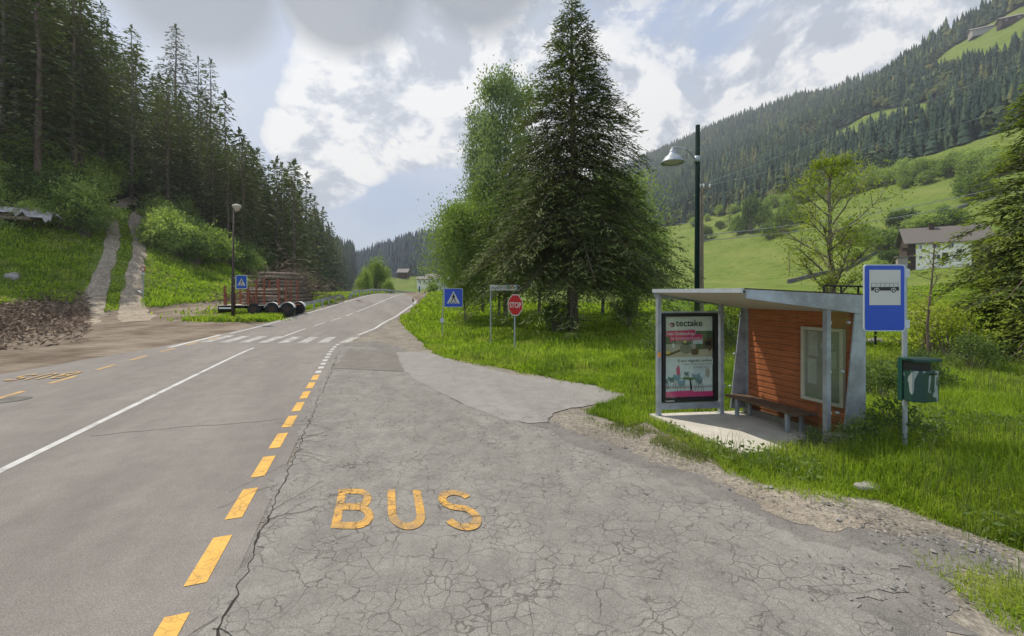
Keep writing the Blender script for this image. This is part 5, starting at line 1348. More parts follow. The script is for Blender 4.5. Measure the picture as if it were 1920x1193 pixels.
def build_grass():
    r = np.random.default_rng(21)
    # near verge right : sample uniformly in log-distance so that density falls with distance
    def samp(n, px0, px1, y0, y1, pw=1.0):
        Y = np.exp(r.uniform(np.log(y0), np.log(y1), n)); px = r.uniform(px0, px1, n); return (px - 960) / F * Y, Y
    x, y = samp(350000, 960, 2600, 2.6, 15); k = grass_region(x, y); x, y = x[k], y[k]
    tall = np.clip(.5 + .7 * vnoise(x, y, .9) + .3 * vnoise(x + 9, y, .3), .12, 1.3)
    rim = smooth(0, .9, (x * .9423 + y * .3347) - 5.1 + (y > 7) * -1.0)
    h = (.09 + .27 * tall * (.35 + .65 * rim)) * r.uniform(.5, 1.25, len(x))
    h *= np.where((y < 5.4) & (x * .9423 + y * .3347 > 5.6), 1.15, 1)
    # keep the trampled strip in front of the slab low
    blades('verge_grass', x, y, h, .0026 * np.maximum(y, 3) * r.uniform(.6, 1.2, len(x)) * .75, M['grass'], 'tall fresh grass growing around the shelter and the bus stop post', 1)
    x, y = samp(170000, 560, 2000, 12.5, 75); k = grass_region(x, y); x, y = x[k], y[k]
    u = x * .9423 + y * .3347
    blades('meadow_grass', x, y, (.30 + .18 * vnoise(x, y, 2.0)) * r.uniform(.5, 1.2, len(x)), .0042 * y * r.uniform(.5, 1.1, len(x)), M['grass'], 'meadow grass between the road and the big spruce', 2)
    # broad leaved weeds and dry stalks among the verge grass
    x, y = samp(30000, 1250, 2000, 3.2, 14); k = grass_region(x, y) & (vnoise(x + 5, y, .8) > .25); x, y = x[k], y[k]; n = len(x); z = terrain(x, y)
    Pc = np.stack([x, y, z + r.uniform(.04, .30, n) * (.5 + .5 * vnoise(x, y, .5))], 1); D = unit(r.normal(size=(n, 3)) + np.array([0, 0, .3])); V, Q = diamonds(Pc, D, rnd_perp(D, r), r.uniform(.03, .10, n), r.uniform(.02, .05, n))
    tag(link_mesh('verge_weeds', np_mesh('verge_weeds', V, [(Q, 0)], [M['leaf']])), 'darker broad leaved weeds mixed into the verge grass', 'weeds', kind='stuff')
    x, y = samp(9000, 1180, 2000, 3.2, 16); k = grass_region(x, y) & (vnoise(x, y + 7, 1.0) > -.1); x, y = x[k], y[k]
    blades('dry_stalks', x, y, r.uniform(.25, .62, len(x)), .0018 * np.maximum(y, 3) * r.uniform(.5, 1.0, len(x)), M['drygrass'], 'thin dry seed stalks standing above the verge grass', 12, .25)
    # dry sparse grass along the gravel in front of the slab
    pts = [(1105 + 240 * t, 765 + 95 * t) for t in r.random(5200)]; n = len(pts)
    P2 = [gp(a + r.normal() * 14 + 0, b + abs(r.normal()) * 12) for a, b in pts]; x = np.array([p[0] for p in P2]); y = np.array([p[1] for p in P2])
    rel = np.stack([x - SO.x, y - SO.y], 1); det = SA.x * SB.y - SA.y * SB.x; i = (rel[:, 0] * SB.y - rel[:, 1] * SB.x) / det; j = (SA.x * rel[:, 1] - SA.y * rel[:, 0]) / det
    k = ~((i > -.14) & (i < 2.1) & (j > -.07)) & (vnoise(x, y, .4) > -.2); x, y = x[k], y[k]
    blades('dry_grass', x, y, r.uniform(.03, .13, len(x)), np.full(len(x), .009), M['drygrass'], 'sparse dry grass along the gravel in front of the shelter slab', 3, .7)
    # blades spilling over the edges of the gravel and the side road
    ln = [gp(*q) for q in ((1345, 868), (1440, 905), (1560, 922), (1660, 936), (1760, 973), (1860, 1006), (1960, 1040))]
    ln2 = [gp(*q) for q in ((800, 648), (840, 668), (900, 680), (1000, 700), (1120, 722), (1172, 738))]
    for L_, n_, wd_, nm_ in ((ln, 6500, .16, 'gravel verge'), (ln2, 9000, .22, 'side road')):
        L_ = np.array(L_); seg = np.hypot(*(L_[1:] - L_[:-1]).T); cum = np.concatenate([[0], np.cumsum(seg)]); t = r.uniform(0, cum[-1], n_)
        x = np.interp(t, cum, L_[:, 0]); y = np.interp(t, cum, L_[:, 1]); nx_ = r.normal(size=n_) * wd_; x = x - .25 * nx_; y = y - .97 * nx_ * np.where(vnoise(x, y, .35) > -.1, 1, .35)
        blades('edge_grass', x, y, r.uniform(.03, .13, n_) * (1.6 if nm_ == "side road" else 1.0), .0022 * np.maximum(y, 3) * r.uniform(.6, 1, n_), M['grass'], 'short grass and weeds creeping over the edge of the ' + nm_, 31, .8)
    # patch bottom right
    a = r.normal(size=(5000, 2)); x = 4.15 + a[:, 0] * .30; y = 3.25 + a[:, 1] * .25; k = ((x - 960 * 0) > 3.62 + .12 * vnoise(x, y, .3)); x, y = x[k], y[k]
    blades('dry_grass', x, y, r.uniform(.03, .12, len(x)), np.full(len(x), .008), M['grass'], 'low tuft of grass and weeds at the near right edge of the asphalt', 4, .9)
    # left bank
    Y = np.exp(r.uniform(np.log(16), np.log(75), 150000)); px = r.uniform(-120, 640, len(Y)); x = (px - 960) / F * Y; d = left_d(x, Y)
    k = (d > .6 + .5 * vnoise(x, Y, 1.5)) & (d < 22); x, y = x[k], Y[k]
    k = ~((((px[k] < 150) & (548 + F * (2.5 - terrain(x, y)) / y > 566 + 12 * vnoise(x, y, 1.5)))) | (y < 26)); x, y = x[k], y[k]
    tp = np.array([(p.x, p.y) for p in TRACK]); 
    dm = np.full(len(x), 9.); tx_ = np.zeros(len(x))
    for a in range(0, len(x), 20000):
        dd = np.hypot(x[a:a + 20000, None] - tp[:, 0], y[a:a + 20000, None] - tp[:, 1]); dm[a:a + 20000] = dd.min(1)
    k = ~((dm > .45) & (dm < 1.85)); x, y = x[k], y[k]
    h = (.42 + .25 * vnoise(x, y, 2.5)) * r.uniform(.4, 1.2, len(x)); h = np.where(dm[k] < 2.4, h * .45, h)
    blades('bank_grass', x, y, h, .0038 * y * r.uniform(.5, 1.1, len(x)), M['grass'], 'lush green grass covering the bank left of the road', 5)
    # grass islands by the lamp and the guard rail
    a = r.normal(size=(7000, 2)); x = -20.6 + a[:, 0] * 1.3; y = 30.6 + a[:, 1] * .5
    q = r.uniform(33.5, 38.5, 9000); o = -4.7 - np.abs(r.normal(size=9000)) * 1.1; xy = [rp(s_, o_)[:2] for s_, o_ in zip(q, o)]
    x = np.concatenate([x, [p[0] for p in xy]]); y = np.concatenate([y, [p[1] for p in xy]])
    q = r.uniform(38, 75, 16000); o = -5.0 - np.abs(r.normal(size=16000)) * 3.5; xy = [rp(s_, o_)[:2] for s_, o_ in zip(q, o)]
    x = np.concatenate([x, [p[0] for p in xy]]); y = np.concatenate([y, [p[1] for p in xy]])
    blades('roadside_grass', x, y, r.uniform(.12, .45, len(x)), .0045 * y * r.uniform(.5, 1, len(x)), M['grass'], 'grass tufts around the slim lamp post and behind the left guardrail', 6)

def build_trees():
    rr = random.Random(12)
    B, N, T = M['bark'], M['needle'], M['needle_tip']
    # the big spruce
    p = G(1073, 626); Y = p.y; H = 2.5 + (548 + 8) / F * Y - p.z
    hero = spruce_meshes('big_spruce', H, 6.3, 3.3, 46, 10, 74, .26, 5, (B, N, T), dead=26, full=.92, droop=.46, trunk_r=.30, nsides=12, cardw=.24)
    plant('spruce_tree', hero, p, .4, 1, 'huge dark spruce standing alone in the verge grass in the middle of the view', 'spruce tree')
    # light spruce at the right edge
    h2 = spruce_meshes('young_spruce', 9.6, 3.4, .25, 32, 10, 66, .155, 9, (B, M['needle_tip'], M['needle_l']), full=.8, droop=.25, trunk_r=.12, nsides=10, cardw=.36)
    p = G(1905, 660); p.x = 16.9; p.y = 12.9; p.z = tz(p.x, p.y); plant('spruce_tree', h2, p, 0, 1.0, 'bushy light green spruce at the right edge of the view', 'spruce tree')
    # poplar and broadleaf trees behind the spruce
    lt = broadleaf_meshes('poplar', 17, 4.2, .12, 34, 25000, .25, 3, (M['bark_g'], M['leaf_g']), shape='col', spread=.3, up=1.3, nsec=6, clump=.20)
    lb = broadleaf_meshes('broadleaf', 12, 5.0, .10, 30, 34000, .27, 4, (M['bark_g'], M['leaf']), up=.7, nsec=6, clump=.24)
    def bl(kind, mesh, px, base, top, H0, label, wpx=None, Wd0=None, grp=None, rz=0, yy=None):
        p = G(px, base) if yy is None else Vector(((px - 960) / F * yy, yy, 0)); p.z = tz(p.x, p.y)
        h = 2.5 + (548 - top) / F * p.y - p.z; s_ = h / H0; sx = s_ if wpx is None else (wpx / F * p.y) / Wd0
        return plant(kind, mesh, p, rz, s_, label, kind.replace('_', ' '), grp, sz=sx)
    bl('poplar_tree', lt, 948, 0, 152, 17, 'tall pale green poplar rising behind the left side of the big spruce', 150, 8.4, yy=33)
    bl('poplar_tree', lt, 905, 0, 225, 17, 'shorter pale green poplar left of the tall one', 95, 8.4, yy=36, rz=2)
    bl('broadleaf_tree', lb, 872, 0, 378, 12, 'round bright green broadleaf tree left of the big spruce', 125, 10, yy=30)
    bl('broadleaf_tree', lb, 935, 0, 340, 12, 'bright green broadleaf tree directly behind the left branches of the big spruce', 150, 10, yy=33, rz=1)
    bl('broadleaf_tree', lb, 1010, 0, 330, 12, 'broadleaf tree hidden behind the trunk of the big spruce', 170, 10, yy=37, rz=2)
    bl('broadleaf_tree', lb, 1130, 0, 330, 12, 'broadleaf tree showing through the right branches of the big spruce', 190, 10, yy=38, rz=3)
    bl('broadleaf_tree', lb, 1195, 0, 420, 12, 'low broadleaf tree behind the right foot of the big spruce', 130, 10, yy=40, rz=4)
    # sparse spring tree right
    sp = broadleaf_meshes('spring_tree', 8, 2.2, .16, 30, 7500, .095, 14, (M['bark_g'], M['leaf_s']), trunk_r=.15, up=1.2, nsec=10, clump=.13)
    p = Vector(((1560 - 960) / F * 17, 17, 0)); p.z = tz(p.x, p.y); h = 2.5 + (548 - 285) / F * 17 - p.z
    plant('budding_tree', sp, p, 1.2, h / 7.8, 'sparse budding tree with bare brown branches behind the shelter roof', 'budding tree')
    # round tree beyond the crest and friends
    rb = bush_meshes('round_tree', 9, 4.6, 7000, .5, 31, (M['bark_g'], M['leaf_b']), 60)
    for (px, top, w, Y, lb_) in ((706, 489, 52, 100, 'big round light green tree beyond the left guardrail at the crest'), (683, 508, 34, 92, 'lower rounded tree left of the big round one at the crest'), (728, 527, 26, 96, 'small round bush right of the big round tree at the crest'),
                            (812, 531, 30, 95, 'small yellowish bush in front of the distant village houses')):
        x = (px - 960) / F * Y; z = tz(x, Y); z = min(z, 2.0); h = 2.5 + (548 - top) / F * Y - z
        plant('round_tree', rb, (x, Y, z), px, h / 8.6, lb_, 'round tree', names=('stem', 'foliage'), sz=(w / F * Y) / 9.4)
    # ---- left forest
    var = [spruce_meshes('forest_spruce', 26, 3.3 + .3 * i, c, 32, 7, 11, .62, 40 + i, (B, M['needle_f'], M['needle']), dead=26, full=.62, droop=.42, trunk_r=.26, nsides=6, cardw=.34) for i, c in enumerate((3.5, 6.0, 9.0, 2.5))]
    varf = [spruce_meshes('forest_spruce_far', 24, 3.3, c, 22, 7, 6, .95, 60 + i, (B, M['needle_f'], M['needle']), dead=6, full=.65, droop=.42, trunk_r=.24, nsides=5, cardw=.42) for i, c in enumerate((1.5, 3.0, 5.0))]
    varf2 = [spruce_meshes('edge_spruce', 24, 3.8, c, 22, 7, 6, .95, 70 + i, (B, M['needle_f'], M['needle']), dead=0, full=.7, droop=.42, trunk_r=.24, nsides=5, cardw=.42) for i, c in enumerate((1.2, 2.0))]
    hv = spruce_meshes('forest_spruce', 26, 4.3, 7.5, 36, 8, 15, .55, 51, (B, M['needle_f'], M['needle']), dead=30, full=.7, droop=.4, trunk_r=.28, nsides=7, cardw=.30)
    larch = spruce_meshes('forest_larch', 26, 3.4, 10.0, 28, 7, 11, .60, 52, (M['bark_g'], M['needle_tip'], M['needle_f']), dead=34, full=.5, droop=.25, trunk_r=.24, nsides=7, cardw=.28)
    named = [(330, 376, 48, hv, 26, 'tall pointed spruce standing clear of the forest edge above the shrubs'), (246, 372, 48, larch, 26, 'slender narrow crowned spruce left of the tall pointed one'),
             (28, 305, -140, larch, 26, 'tall tree with a long bare pale trunk near the left edge'), (395, 372, 112, var[0], 26, 'spruce right of the tall pointed one at the top of the shrub slope'), (372, 366, 108, var[3], 26, 'narrow spruce between the tall pointed one and its right neighbour'),
             (150, 345, -60, hv, 26, 'big dark spruce above the dirt track cut off by the top of the picture'), (85, 320, -120, var[1], 26, 'dark bare stemmed spruce left of the big one above the track'), (5, 310, -150, larch, 26, 'pale bare trunk at the very left edge of the view'),
             (190, 352, 5, hv, 26, 'dark spruce with an open crown right of the big one above the track')]
    cnt = 0; used = []
    for px, base, top, mesh, H0, lb_ in named:
        p = G(px, base, 20, 200); h = 2.5 + (548 - top) / F * p.y - p.z
        plant('spruce_tree', mesh, p - Vector((0, 0, .1)), px * .7, h / H0, lb_, 'spruce tree', sz=max(1.1, h / H0 * 1.1)); used.append((p.x, p.y)); cnt += 1
    skx = [-300, 0, 100, 150, 195, 215, 232, 262, 275, 300, 330, 360, 400, 425, 450, 470, 520, 560, 600, 640, 660, 680, 695]
    sky = [-300, -240, -100, -40, 20, 70, 75, 80, 130, 120, 120, 125, 118, 160, 235, 258, 290, 306, 350, 392, 432, 470, 505]
    n = 0; tries = 0; Xs = []
    while n < 272 and tries < 60000:
        tries += 1
        Y = math.exp(rr.uniform(math.log(34), math.log(300))); d = 19 + rr.random() ** 1.6 * (60 if Y < 120 else 45)
        if Y > 95: d = 5 + rr.random() ** 1.5 * 55
        elif Y > 70: d = 10 + rr.random() ** 1.5 * 60
        x = float(np.interp(Y, *XB)) - d / .94; px = 960 + F * x / Y
        if px < -90 or px > 700: continue
        z = tz(x, Y)
        if min([(x - a) ** 2 + (Y - b) ** 2 for a, b in used]) < (2.6 if Y < 90 else 3.6) ** 2: continue
        if min([(x - p_.x) ** 2 + (Y - p_.y) ** 2 for p_ in TRACK]) < 16: continue
        h = rr.uniform(19, 29) if Y < 95 else rr.uniform(24, 37); lim = np.interp(px, skx, sky) + rr.uniform(-6, 26); top = 548 - F * (z + h - 2.5) / Y
        if top < lim: h = 2.5 + (548 - lim) / F * Y - z
        if h < 9: continue
        pool = var if Y < 85 else (varf if d > 12 else varf2); mesh = rr.choice(pool); H0 = 26 if Y < 85 else 24
        s_ = h / H0
        plant('spruce_tree', mesh, (x, Y, z - .2), rr.uniform(0, 6.28), s_, 'dark spruce standing among many like it in the forest on the left slope', 'spruce tree', 'spruces of the forest on the left slope', sz=min(1.5, max(.9, s_ ** .7 * 1.25)))
        used.append((x, Y)); n += 1
    print('forest trees', n)
    # ---- shrubs on the left slope
    bs = [bush_meshes('shrub', 3.4, 2.3, 3200, .30, 80 + i, (M['bark_g'], M[('leaf_b', 'leaf_dark', 'leaf_b')[i]]), 34) for i in range(3)]
    m = 0; tries = 0; pos = []
    zones = [(250, 470, 375, 500, 95), (0, 190, 300, 400, 48), (440, 640, 420, 520, 50), (180, 300, 335, 380, 12), (60, 215, 395, 455, 10), (560, 655, 500, 550, 14)]
    for (a, b, c, d_, num) in zones:
        k = 0; tries = 0
        while k < num and tries < 3000:
            tries += 1; px = rr.uniform(a, b); py = rr.uniform(c, d_)
            lo = np.interp(px, [0, 200, 250, 300, 400, 470, 560, 660], [420, 452, 470, 470, 520, 530, 552, 555]); 
            if py > lo: continue
            q = G(px, py, 20, 200)
            if left_d(q.x, q.y)[()] < 1.5: continue
            if min([9] + [(q.x - w.x) ** 2 + (q.y - w.y) ** 2 for w in TRACK]) < 9: continue
            if pos and min([(q.x - w[0]) ** 2 + (q.y - w[1]) ** 2 for w in pos]) < 2.2: continue
            s_ = rr.uniform(.75, 1.35) * (1.0 if q.y < 70 else 1.3); i = rr.randrange(3)
            plant('shrub', bs[i], q, rr.uniform(0, 6.28), s_, ('bushy light green shrub in the thicket on the left slope', 'deep green shrub in the thicket on the left slope', 'bushy light green shrub in the thicket on the left slope')[i], 'shrub', ('light green shrubs on the left slope', 'deep green shrubs on the left slope', 'light green shrubs on the left slope')[i], names=('stem', 'foliage'))
            pos.append((q.x, q.y)); k += 1; m += 1
    print('shrubs', m)
    # ---- meadow clump and lone trees
    mc = [(1368, 432, 378, 1, 24), (1386, 440, 410, 0, 32), (1408, 438, 372, 0, 34), (1432, 430, 384, 0, 38), (1440, 448, 420, 0, 30), (1462, 438, 398, 0, 34), (1487, 408, 340, 1, 34), (1478, 425, 380, 0, 30), (1322, 452, 425, 0, 26), (1830, 372, 328, 0, 60), (1350, 430, 415, 0, 18), (1500, 418, 400, 0, 26)]
    lbs = ['small dark conifer at the left end of the bush clump on the meadow', 'round green bush second from the left in the meadow clump', 'tall leafy bush in the middle of the meadow clump', 'broad leafy bush right of the tall middle one in the meadow clump', 'low front bush at the foot of the meadow clump', 'pale green bush left of the tall conifer in the meadow clump',
           'tall pointed dark conifer at the right end of the meadow clump', 'bush directly below the tall conifer in the meadow clump', 'lone dark bush on the meadow just right of the utility pole', 'dark green bush at the upper end of the long stone wall', 'tiny bush at the far left foot of the meadow clump', 'low bush right of the tall conifer on the meadow']
    mcon = spruce_meshes('meadow_conifer', 12, 3.0, .4, 20, 7, 8, .7, 91, (B, M['needle_f'], M['needle']), nsides=5, full=.8)
    fb = [bush_meshes('meadow_bush', 4.4, 2.8, 3000, .5, 95 + i, (M['bark_g'], M[('leaf_dark', 'leaf')[i]]), 30) for i in range(2)]
    for i, ((px, base, top, kind, w), lb_) in enumerate(zip(mc, lbs)):
        p = G(px, base, 60, 500); h = (base - top) / F * p.y * 1.05
        if kind: plant('conifer_tree', mcon, p, i, h / 12, lb_, 'conifer', sz=(w / F * p.y) / 6.2)
        else: plant('meadow_bush', fb[i % 2], p, i, h / 4.2, lb_, 'bush', names=('stem', 'foliage'), sz=(w / F * p.y) / 5.4)
    # light green broadleaf trees at the forest foot
    k = 0; ff = bush_meshes('forest_edge_tree', 9, 4.6, 3600, .75, 99, (M['bark_g'], M['leaf_b']), 40)
    for i in range(44):
        px = 1540 + i * 8.5 + rr.uniform(-6, 6); base = np.interp(px, [1250, 1350, 1480, 1600, 1700, 1800, 1920], [445, 405, 385, 362, 345, 330, 318]) + rr.uniform(-14, 8)
        if i % 5 == 0: px = 1300 + i * 5; base = np.interp(px, [1250, 1350, 1480, 1600], [445, 405, 385, 362])
        p = G(px, base, 80, 700); s_ = rr.uniform(.6, 1.15)
        plant('edge_tree', ff, p, rr.uniform(0, 6), s_, 'light green leafy tree at the foot of the mountain forest above the meadow', 'broadleaf tree', 'leafy trees along the lower edge of the mountain forest', names=('stem', 'foliage'))
    # small trees and bushes around the farmhouse meadow
    bare = broadleaf_meshes('bare_tree', 5, 2.0, .2, 14, 260, .2, 101, (M['bark_l'], M['leaf_s']), up=1.1, nsec=4)
    for (px, base, top, lb_) in ((1480, 512, 455, 'thin bare brown tree on the meadow left of the sparse budding tree'), (1537, 512, 470, 'thin bare tree just left of the budding tree trunk'), (1518, 520, 485, 'small pale tree beside the lane wall left of the budding tree')):
        p = G(px, base, 20, 300); h = 2.5 + (548 - top) / F * p.y - p.z; plant('bare_tree', bare, p, px, h / 4.8, lb_, 'bare tree')
    ob = [(1655, 470, 430, 60), (1625, 455, 425, 50), (1690, 425, 395, 50), (1600, 490, 468, 40), (1668, 495, 470, 36), (1645, 512, 492, 40), (1735, 432, 402, 60), (1775, 425, 392, 60), (1590, 455, 428, 40)]
    for i, (px, base, top, w) in enumerate(ob):
        p = G(px, base, 30, 400); h = (base - top) / F * p.y
        plant('orchard_shrub', fb[i % 2] if i % 3 else ff, p, i, h / (4.2 if i % 3 else 8.6), ['yellow green', 'dark green'][i % 2] + ' shrub on the slope ' + ['left of', 'above', 'just below the wall near', 'in front of', 'beside the shed of', 'below', 'behind the roof of', 'uphill behind the chimney of', 'farthest left of'][i] + ' the farmhouse', 'shrub', names=('stem', 'foliage'), sz=(w / F * p.y) / (5.4 if i % 3 else 9))
    # bushes between verge and meadow, behind the shelter
    near = bush_meshes('hedge_bush', 1.7, 1.1, 2600, .11, 103, (M['bark_g'], M['leaf_dark']), 26); near2 = bush_meshes('spring_bush', 1.7, 1.0, 1300, .11, 104, (M['bark_g'], M['leaf_s']), 22)
    nb = [(1265, 13.5, .9, 0, 'low leafy bush under the right branches of the big spruce by the shelter'), (1340, 15, .95, 0, 'dark leafy bush behind the left end of the shelter roof'), (1382, 16, 1.2, 1, 'yellow green sapling top peeking over the shelter roof, leftmost'), (1452, 15, 1.25, 1, 'yellow green sapling top peeking over the middle of the shelter roof'), (1482, 15.5, 1.1, 1, 'yellow green sapling top right of the middle one over the shelter roof'),
          (1500, 22, 1.0, 0, 'dark bush on the near meadow behind the shelter roof'), (1735, 9.5, .55, 0, 'leafy weed bush in the grass right of the litter bin'), (1648, 8.2, .5, 0, 'leafy weed bush between the shelter and the bus stop post'), (1790, 12.5, 1.0, 1, 'yellow green bush in front of the light spruce'), (1745, 13.5, 1.15, 1, 'young leafy bush below the farmhouse meadow'), (1820, 11.5, .6, 0, 'low weeds at the foot of the light spruce')]
    for (px, Y, s_, k, lb_) in nb:
        x = (px - 960) / F * Y; plant('bush', (near, near2)[k], (x, Y, tz(x, Y)), px, s_, lb_, 'bush', names=('stem', 'foliage'))
    w = bush_meshes('weed', .55, .5, 900, .06, 105, (M['bark_g'], M['leaf_dark']), 20); w2 = bush_meshes('yellow_weed', .55, .45, 800, .055, 106, (M['bark_g'], M['leaf_s']), 18)
    q = S(2.22, 1.75, .12); plant('weed', w2, q, 0, .85, 'yellowish weed clump growing against the right end of the shelter', 'weed', names=('stem', 'foliage'))
    for i, (a, b, s_, lb_) in enumerate(((2.5, 1.3, .8, 'dark weed clump at the concrete block beside the shelter'), (2.15, .95, .6, 'weed clump at the near end of the bench'), (2.55, 1.95, 1.0, 'tall dark weed clump right of the shelter end plate'), (1.75, 1.55, .45, 'weeds sprouting on the slab below the notice case'))):
        q = S(a, b, 0); q.z = tz(q.x, q.y) + (.05 if i == 3 else 0); plant('weed', w, q, i, s_, lb_, 'weed', names=('stem', 'foliage'))
    for i, (px, py, lb_) in enumerate(((1042, 626, 'dark low bush left of the trunk of the big spruce'), (1180, 618, 'dark low bush right of the trunk of the big spruce'))):
        q = G(px, py, 10, 60); plant('bush', near, q, i, 1.1, lb_, 'bush', names=('stem', 'foliage'))
    # sapling by the bus stop
    Y = 12; sap = broadleaf_meshes('sapling', 4.0, .62, .25, 16, 240, .10, 111, (M['bark'], M['leaf_s']), trunk_r=.035, up=.8, nsec=3)
    x = (1736 - 960) / F * Y; p = Vector((x, Y, tz(x, Y))); h = 2.5 + (548 - 440) / F * Y - p.z; plant('sapling', sap, p, 0, h / 3.9, 'thin young tree with few leaves standing right of the bus stop sign', 'sapling')
    # dandelion heads and yellow flowers
    r = random.Random(3)
    for i in range(26):
        if i < 5: q = S(2.2 + r.uniform(-.2, .4), .55 + r.uniform(-.5, .5), 0); m_, lb_, g_ = M['dandel'], 'white dandelion seed head in the grass before the shelter', 'dandelion seed heads'
        elif i < 16: a = gp(1830 + r.uniform(-30, 40), 1003 + r.uniform(-6, 14)); q = Vector((a[0], a[1], 0)); m_, lb_, g_ = M['flower'], 'yellow flower at the near grass edge on the right', 'yellow flowers in the grass'
        else: a = gp(1895 + r.uniform(-20, 30), 1100 + r.uniform(-25, 25)); q = Vector((a[0], a[1], 0)); m_, lb_, g_ = M['flower'], 'yellow flower in the small grass patch at the right edge', 'yellow flowers in the grass patch'
        q.z = tz(q.x, q.y); mb = MB(); h = r.uniform(.10, .2) if i >= 5 else r.uniform(.35, .5)
        t = empty('flower', q); tag(t, lb_, 'flower', g_); mb.tube([(0, 0, 0), (.01, 0, h)], .003, 4); mb.build('stem', M['leaf'], t); mb = MB(); add_rock(mb, .018, .018, .008 if i >= 5 else .018, i); mb.build('flower_head', m_, t)

def build_far_forest():
    r = np.random.default_rng(77)
    def cone_trees(x, y, z, h, w, tint, nt=6, k=7, dec=None):
        n = len(x); parts = []; T = []
        Vs = []; Fs = []; off = 0
        for t in range(nt):
            f0 = t / nt; zb = .06 + .90 * f0; ztop = min(1.0, zb + .34 * (1 - .3 * f0)); rad = (1 - f0) ** .85
            an = r.uniform(0, 6.28, (n, 1)) + np.arange(k) * 6.283 / k; ra = rad * r.uniform(.62, 1.15, (n, k)) * np.where(np.arange(k) % 2 == 0, 1, .72)
            ring = np.stack([x[:, None] + np.cos(an) * ra * w[:, None], y[:, None] + np.sin(an) * ra * w[:, None], z[:, None] + (zb - .05 * ra + r.uniform(-.02, .02, (n, k))) * h[:, None]], -1)
            ap = np.stack([x, y, z + ztop * h], -1)[:, None]
            V = np.concatenate([ring, ap], 1).reshape(-1, 3); b = np.arange(n)[:, None] * (k + 1) + off
            j = np.arange(k); tri = np.stack([b + j, b + (j + 1) % k, np.broadcast_to(b + k, (n, k))], -1).reshape(-1, 3)
            Vs.append(V); Fs.append(tri); T.append(np.repeat(tint, k + 1)); off += len(V)
        return np.concatenate(Vs), np.concatenate(Fs), np.concatenate(T)
    def make(name, V, Fc, T, mat, label):
        me = np_mesh(name, V, [(Fc, 0)], [mat]); at = me.attributes.new('tint', 'FLOAT', 'POINT'); at.data.foreach_set('value', T.astype(np.float32)); tag(link_mesh(name, me), label, 'forest', kind='stuff')
    # right mountain
    N = 84000; u = r.uniform(262, 860, N); v = r.uniform(-60, 1500, N)
    x = u * .9423 - v * .3347; y = u * .3347 + v * .9423; px = 960 + F * x / np.maximum(y, 1)
    dist = np.hypot(x, y); keep = (y > 20) & (px > 1120) & (px < 2080) & (r.random(N) < np.clip((430 / dist) ** .8, .34, 1) * 1.0)
    keep &= clearing(x, y) < .5; keep &= (u > 262 + 14 * vnoise(x, y, 30))
    keep &= ~((vnoise(x, y, 60) > .72) & (r.random(N) < .7))
    x, y, u, dist = x[keep], y[keep], u[keep], dist[keep]; print('mountain trees', len(x))
    z = terrain(x, y); h = (8 + 17 * r.random(len(x)) ** 1.2) * (1 + .30 * vnoise(x, y, 25)) * np.clip(dist / 500, 1, 1.2); h *= np.where(u < 275, .7, 1) * (1 - .35 * smooth(450, 600, u) * (1 - smooth(500, 700, dist * .9)))
    w = (2.2 + h * .06) * r.uniform(.7, 1.35, len(x)) * np.clip(dist / 450, 1, 1.4)
    tint = np.clip(r.normal(size=len(x)) * .22 + .38 + .30 * vnoise(x, y, 38), 0, 1); br = r.random(len(x)) < .02
    bl = r.random(len(x)) < np.clip(.08 + .45 * (vnoise(x, y, 33) > .40) + .4 * (u < 300), 0, .6)
    V, Fc, T = cone_trees(x[~bl], y[~bl], z[~bl] - .5, h[~bl], w[~bl], tint[~bl])
    # rounder broadleaf crowns between the conifers
    m = int(bl.sum()); nl = 34; D = unit(r.normal(size=(m, nl, 3))); D[..., 2] = np.abs(D[..., 2]) - .25
    hb = h[bl] * .62; wb = w[bl] * 1.25
    C = np.stack([x[bl], y[bl], z[bl] + hb * .45], 1)[:, None] + D * np.stack([wb, wb, hb * .55], 1)[:, None] * r.uniform(.75, 1.1, (m, nl, 1))
    e1 = unit(np.cross(D, r.normal(size=D.shape))); e2 = unit(np.cross(D, e1)); sz_ = (wb * .55)[:, None, None] * r.uniform(.6, 1.3, (m, nl, 1))
    tv = np.stack([C + e1 * sz_, C - e1 * sz_ * .6 + e2 * sz_ * .8, C - e1 * sz_ * .6 - e2 * sz_ * .8], 2).reshape(-1, 3)
    F2 = np.arange(len(tv)).reshape(-1, 3) + len(V); V = np.concatenate([V, tv]); Fc = np.concatenate([Fc, F2]); T = np.concatenate([T, np.repeat(np.clip(r.normal(size=m) * .12 + .80, 0, 1), nl * 3)])
    make('mountain_forest', V, Fc, T, M['ff_right'], 'dense dark conifer forest covering the mountain on the right')
    # distant hill
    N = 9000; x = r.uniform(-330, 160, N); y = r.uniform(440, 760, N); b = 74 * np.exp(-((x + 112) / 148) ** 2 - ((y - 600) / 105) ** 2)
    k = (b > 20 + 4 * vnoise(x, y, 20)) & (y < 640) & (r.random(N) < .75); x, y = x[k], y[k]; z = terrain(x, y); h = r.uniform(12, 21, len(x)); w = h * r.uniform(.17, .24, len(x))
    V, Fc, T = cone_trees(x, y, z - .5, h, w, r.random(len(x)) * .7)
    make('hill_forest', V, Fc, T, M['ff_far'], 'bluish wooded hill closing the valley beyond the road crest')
    # left slope behind the individual trees
    N = 16000; yy = r.uniform(150, 700, N); d = r.uniform(6, 260, N); x = np.interp(yy, *XB) - d / .94; px = 960 + F * x / yy
    k = (px > -100) & (px < 688) & (r.random(N) < .45); x, yy = x[k], yy[k]; z = terrain(x, yy); h = r.uniform(24, 36, len(x)); px = px[k]
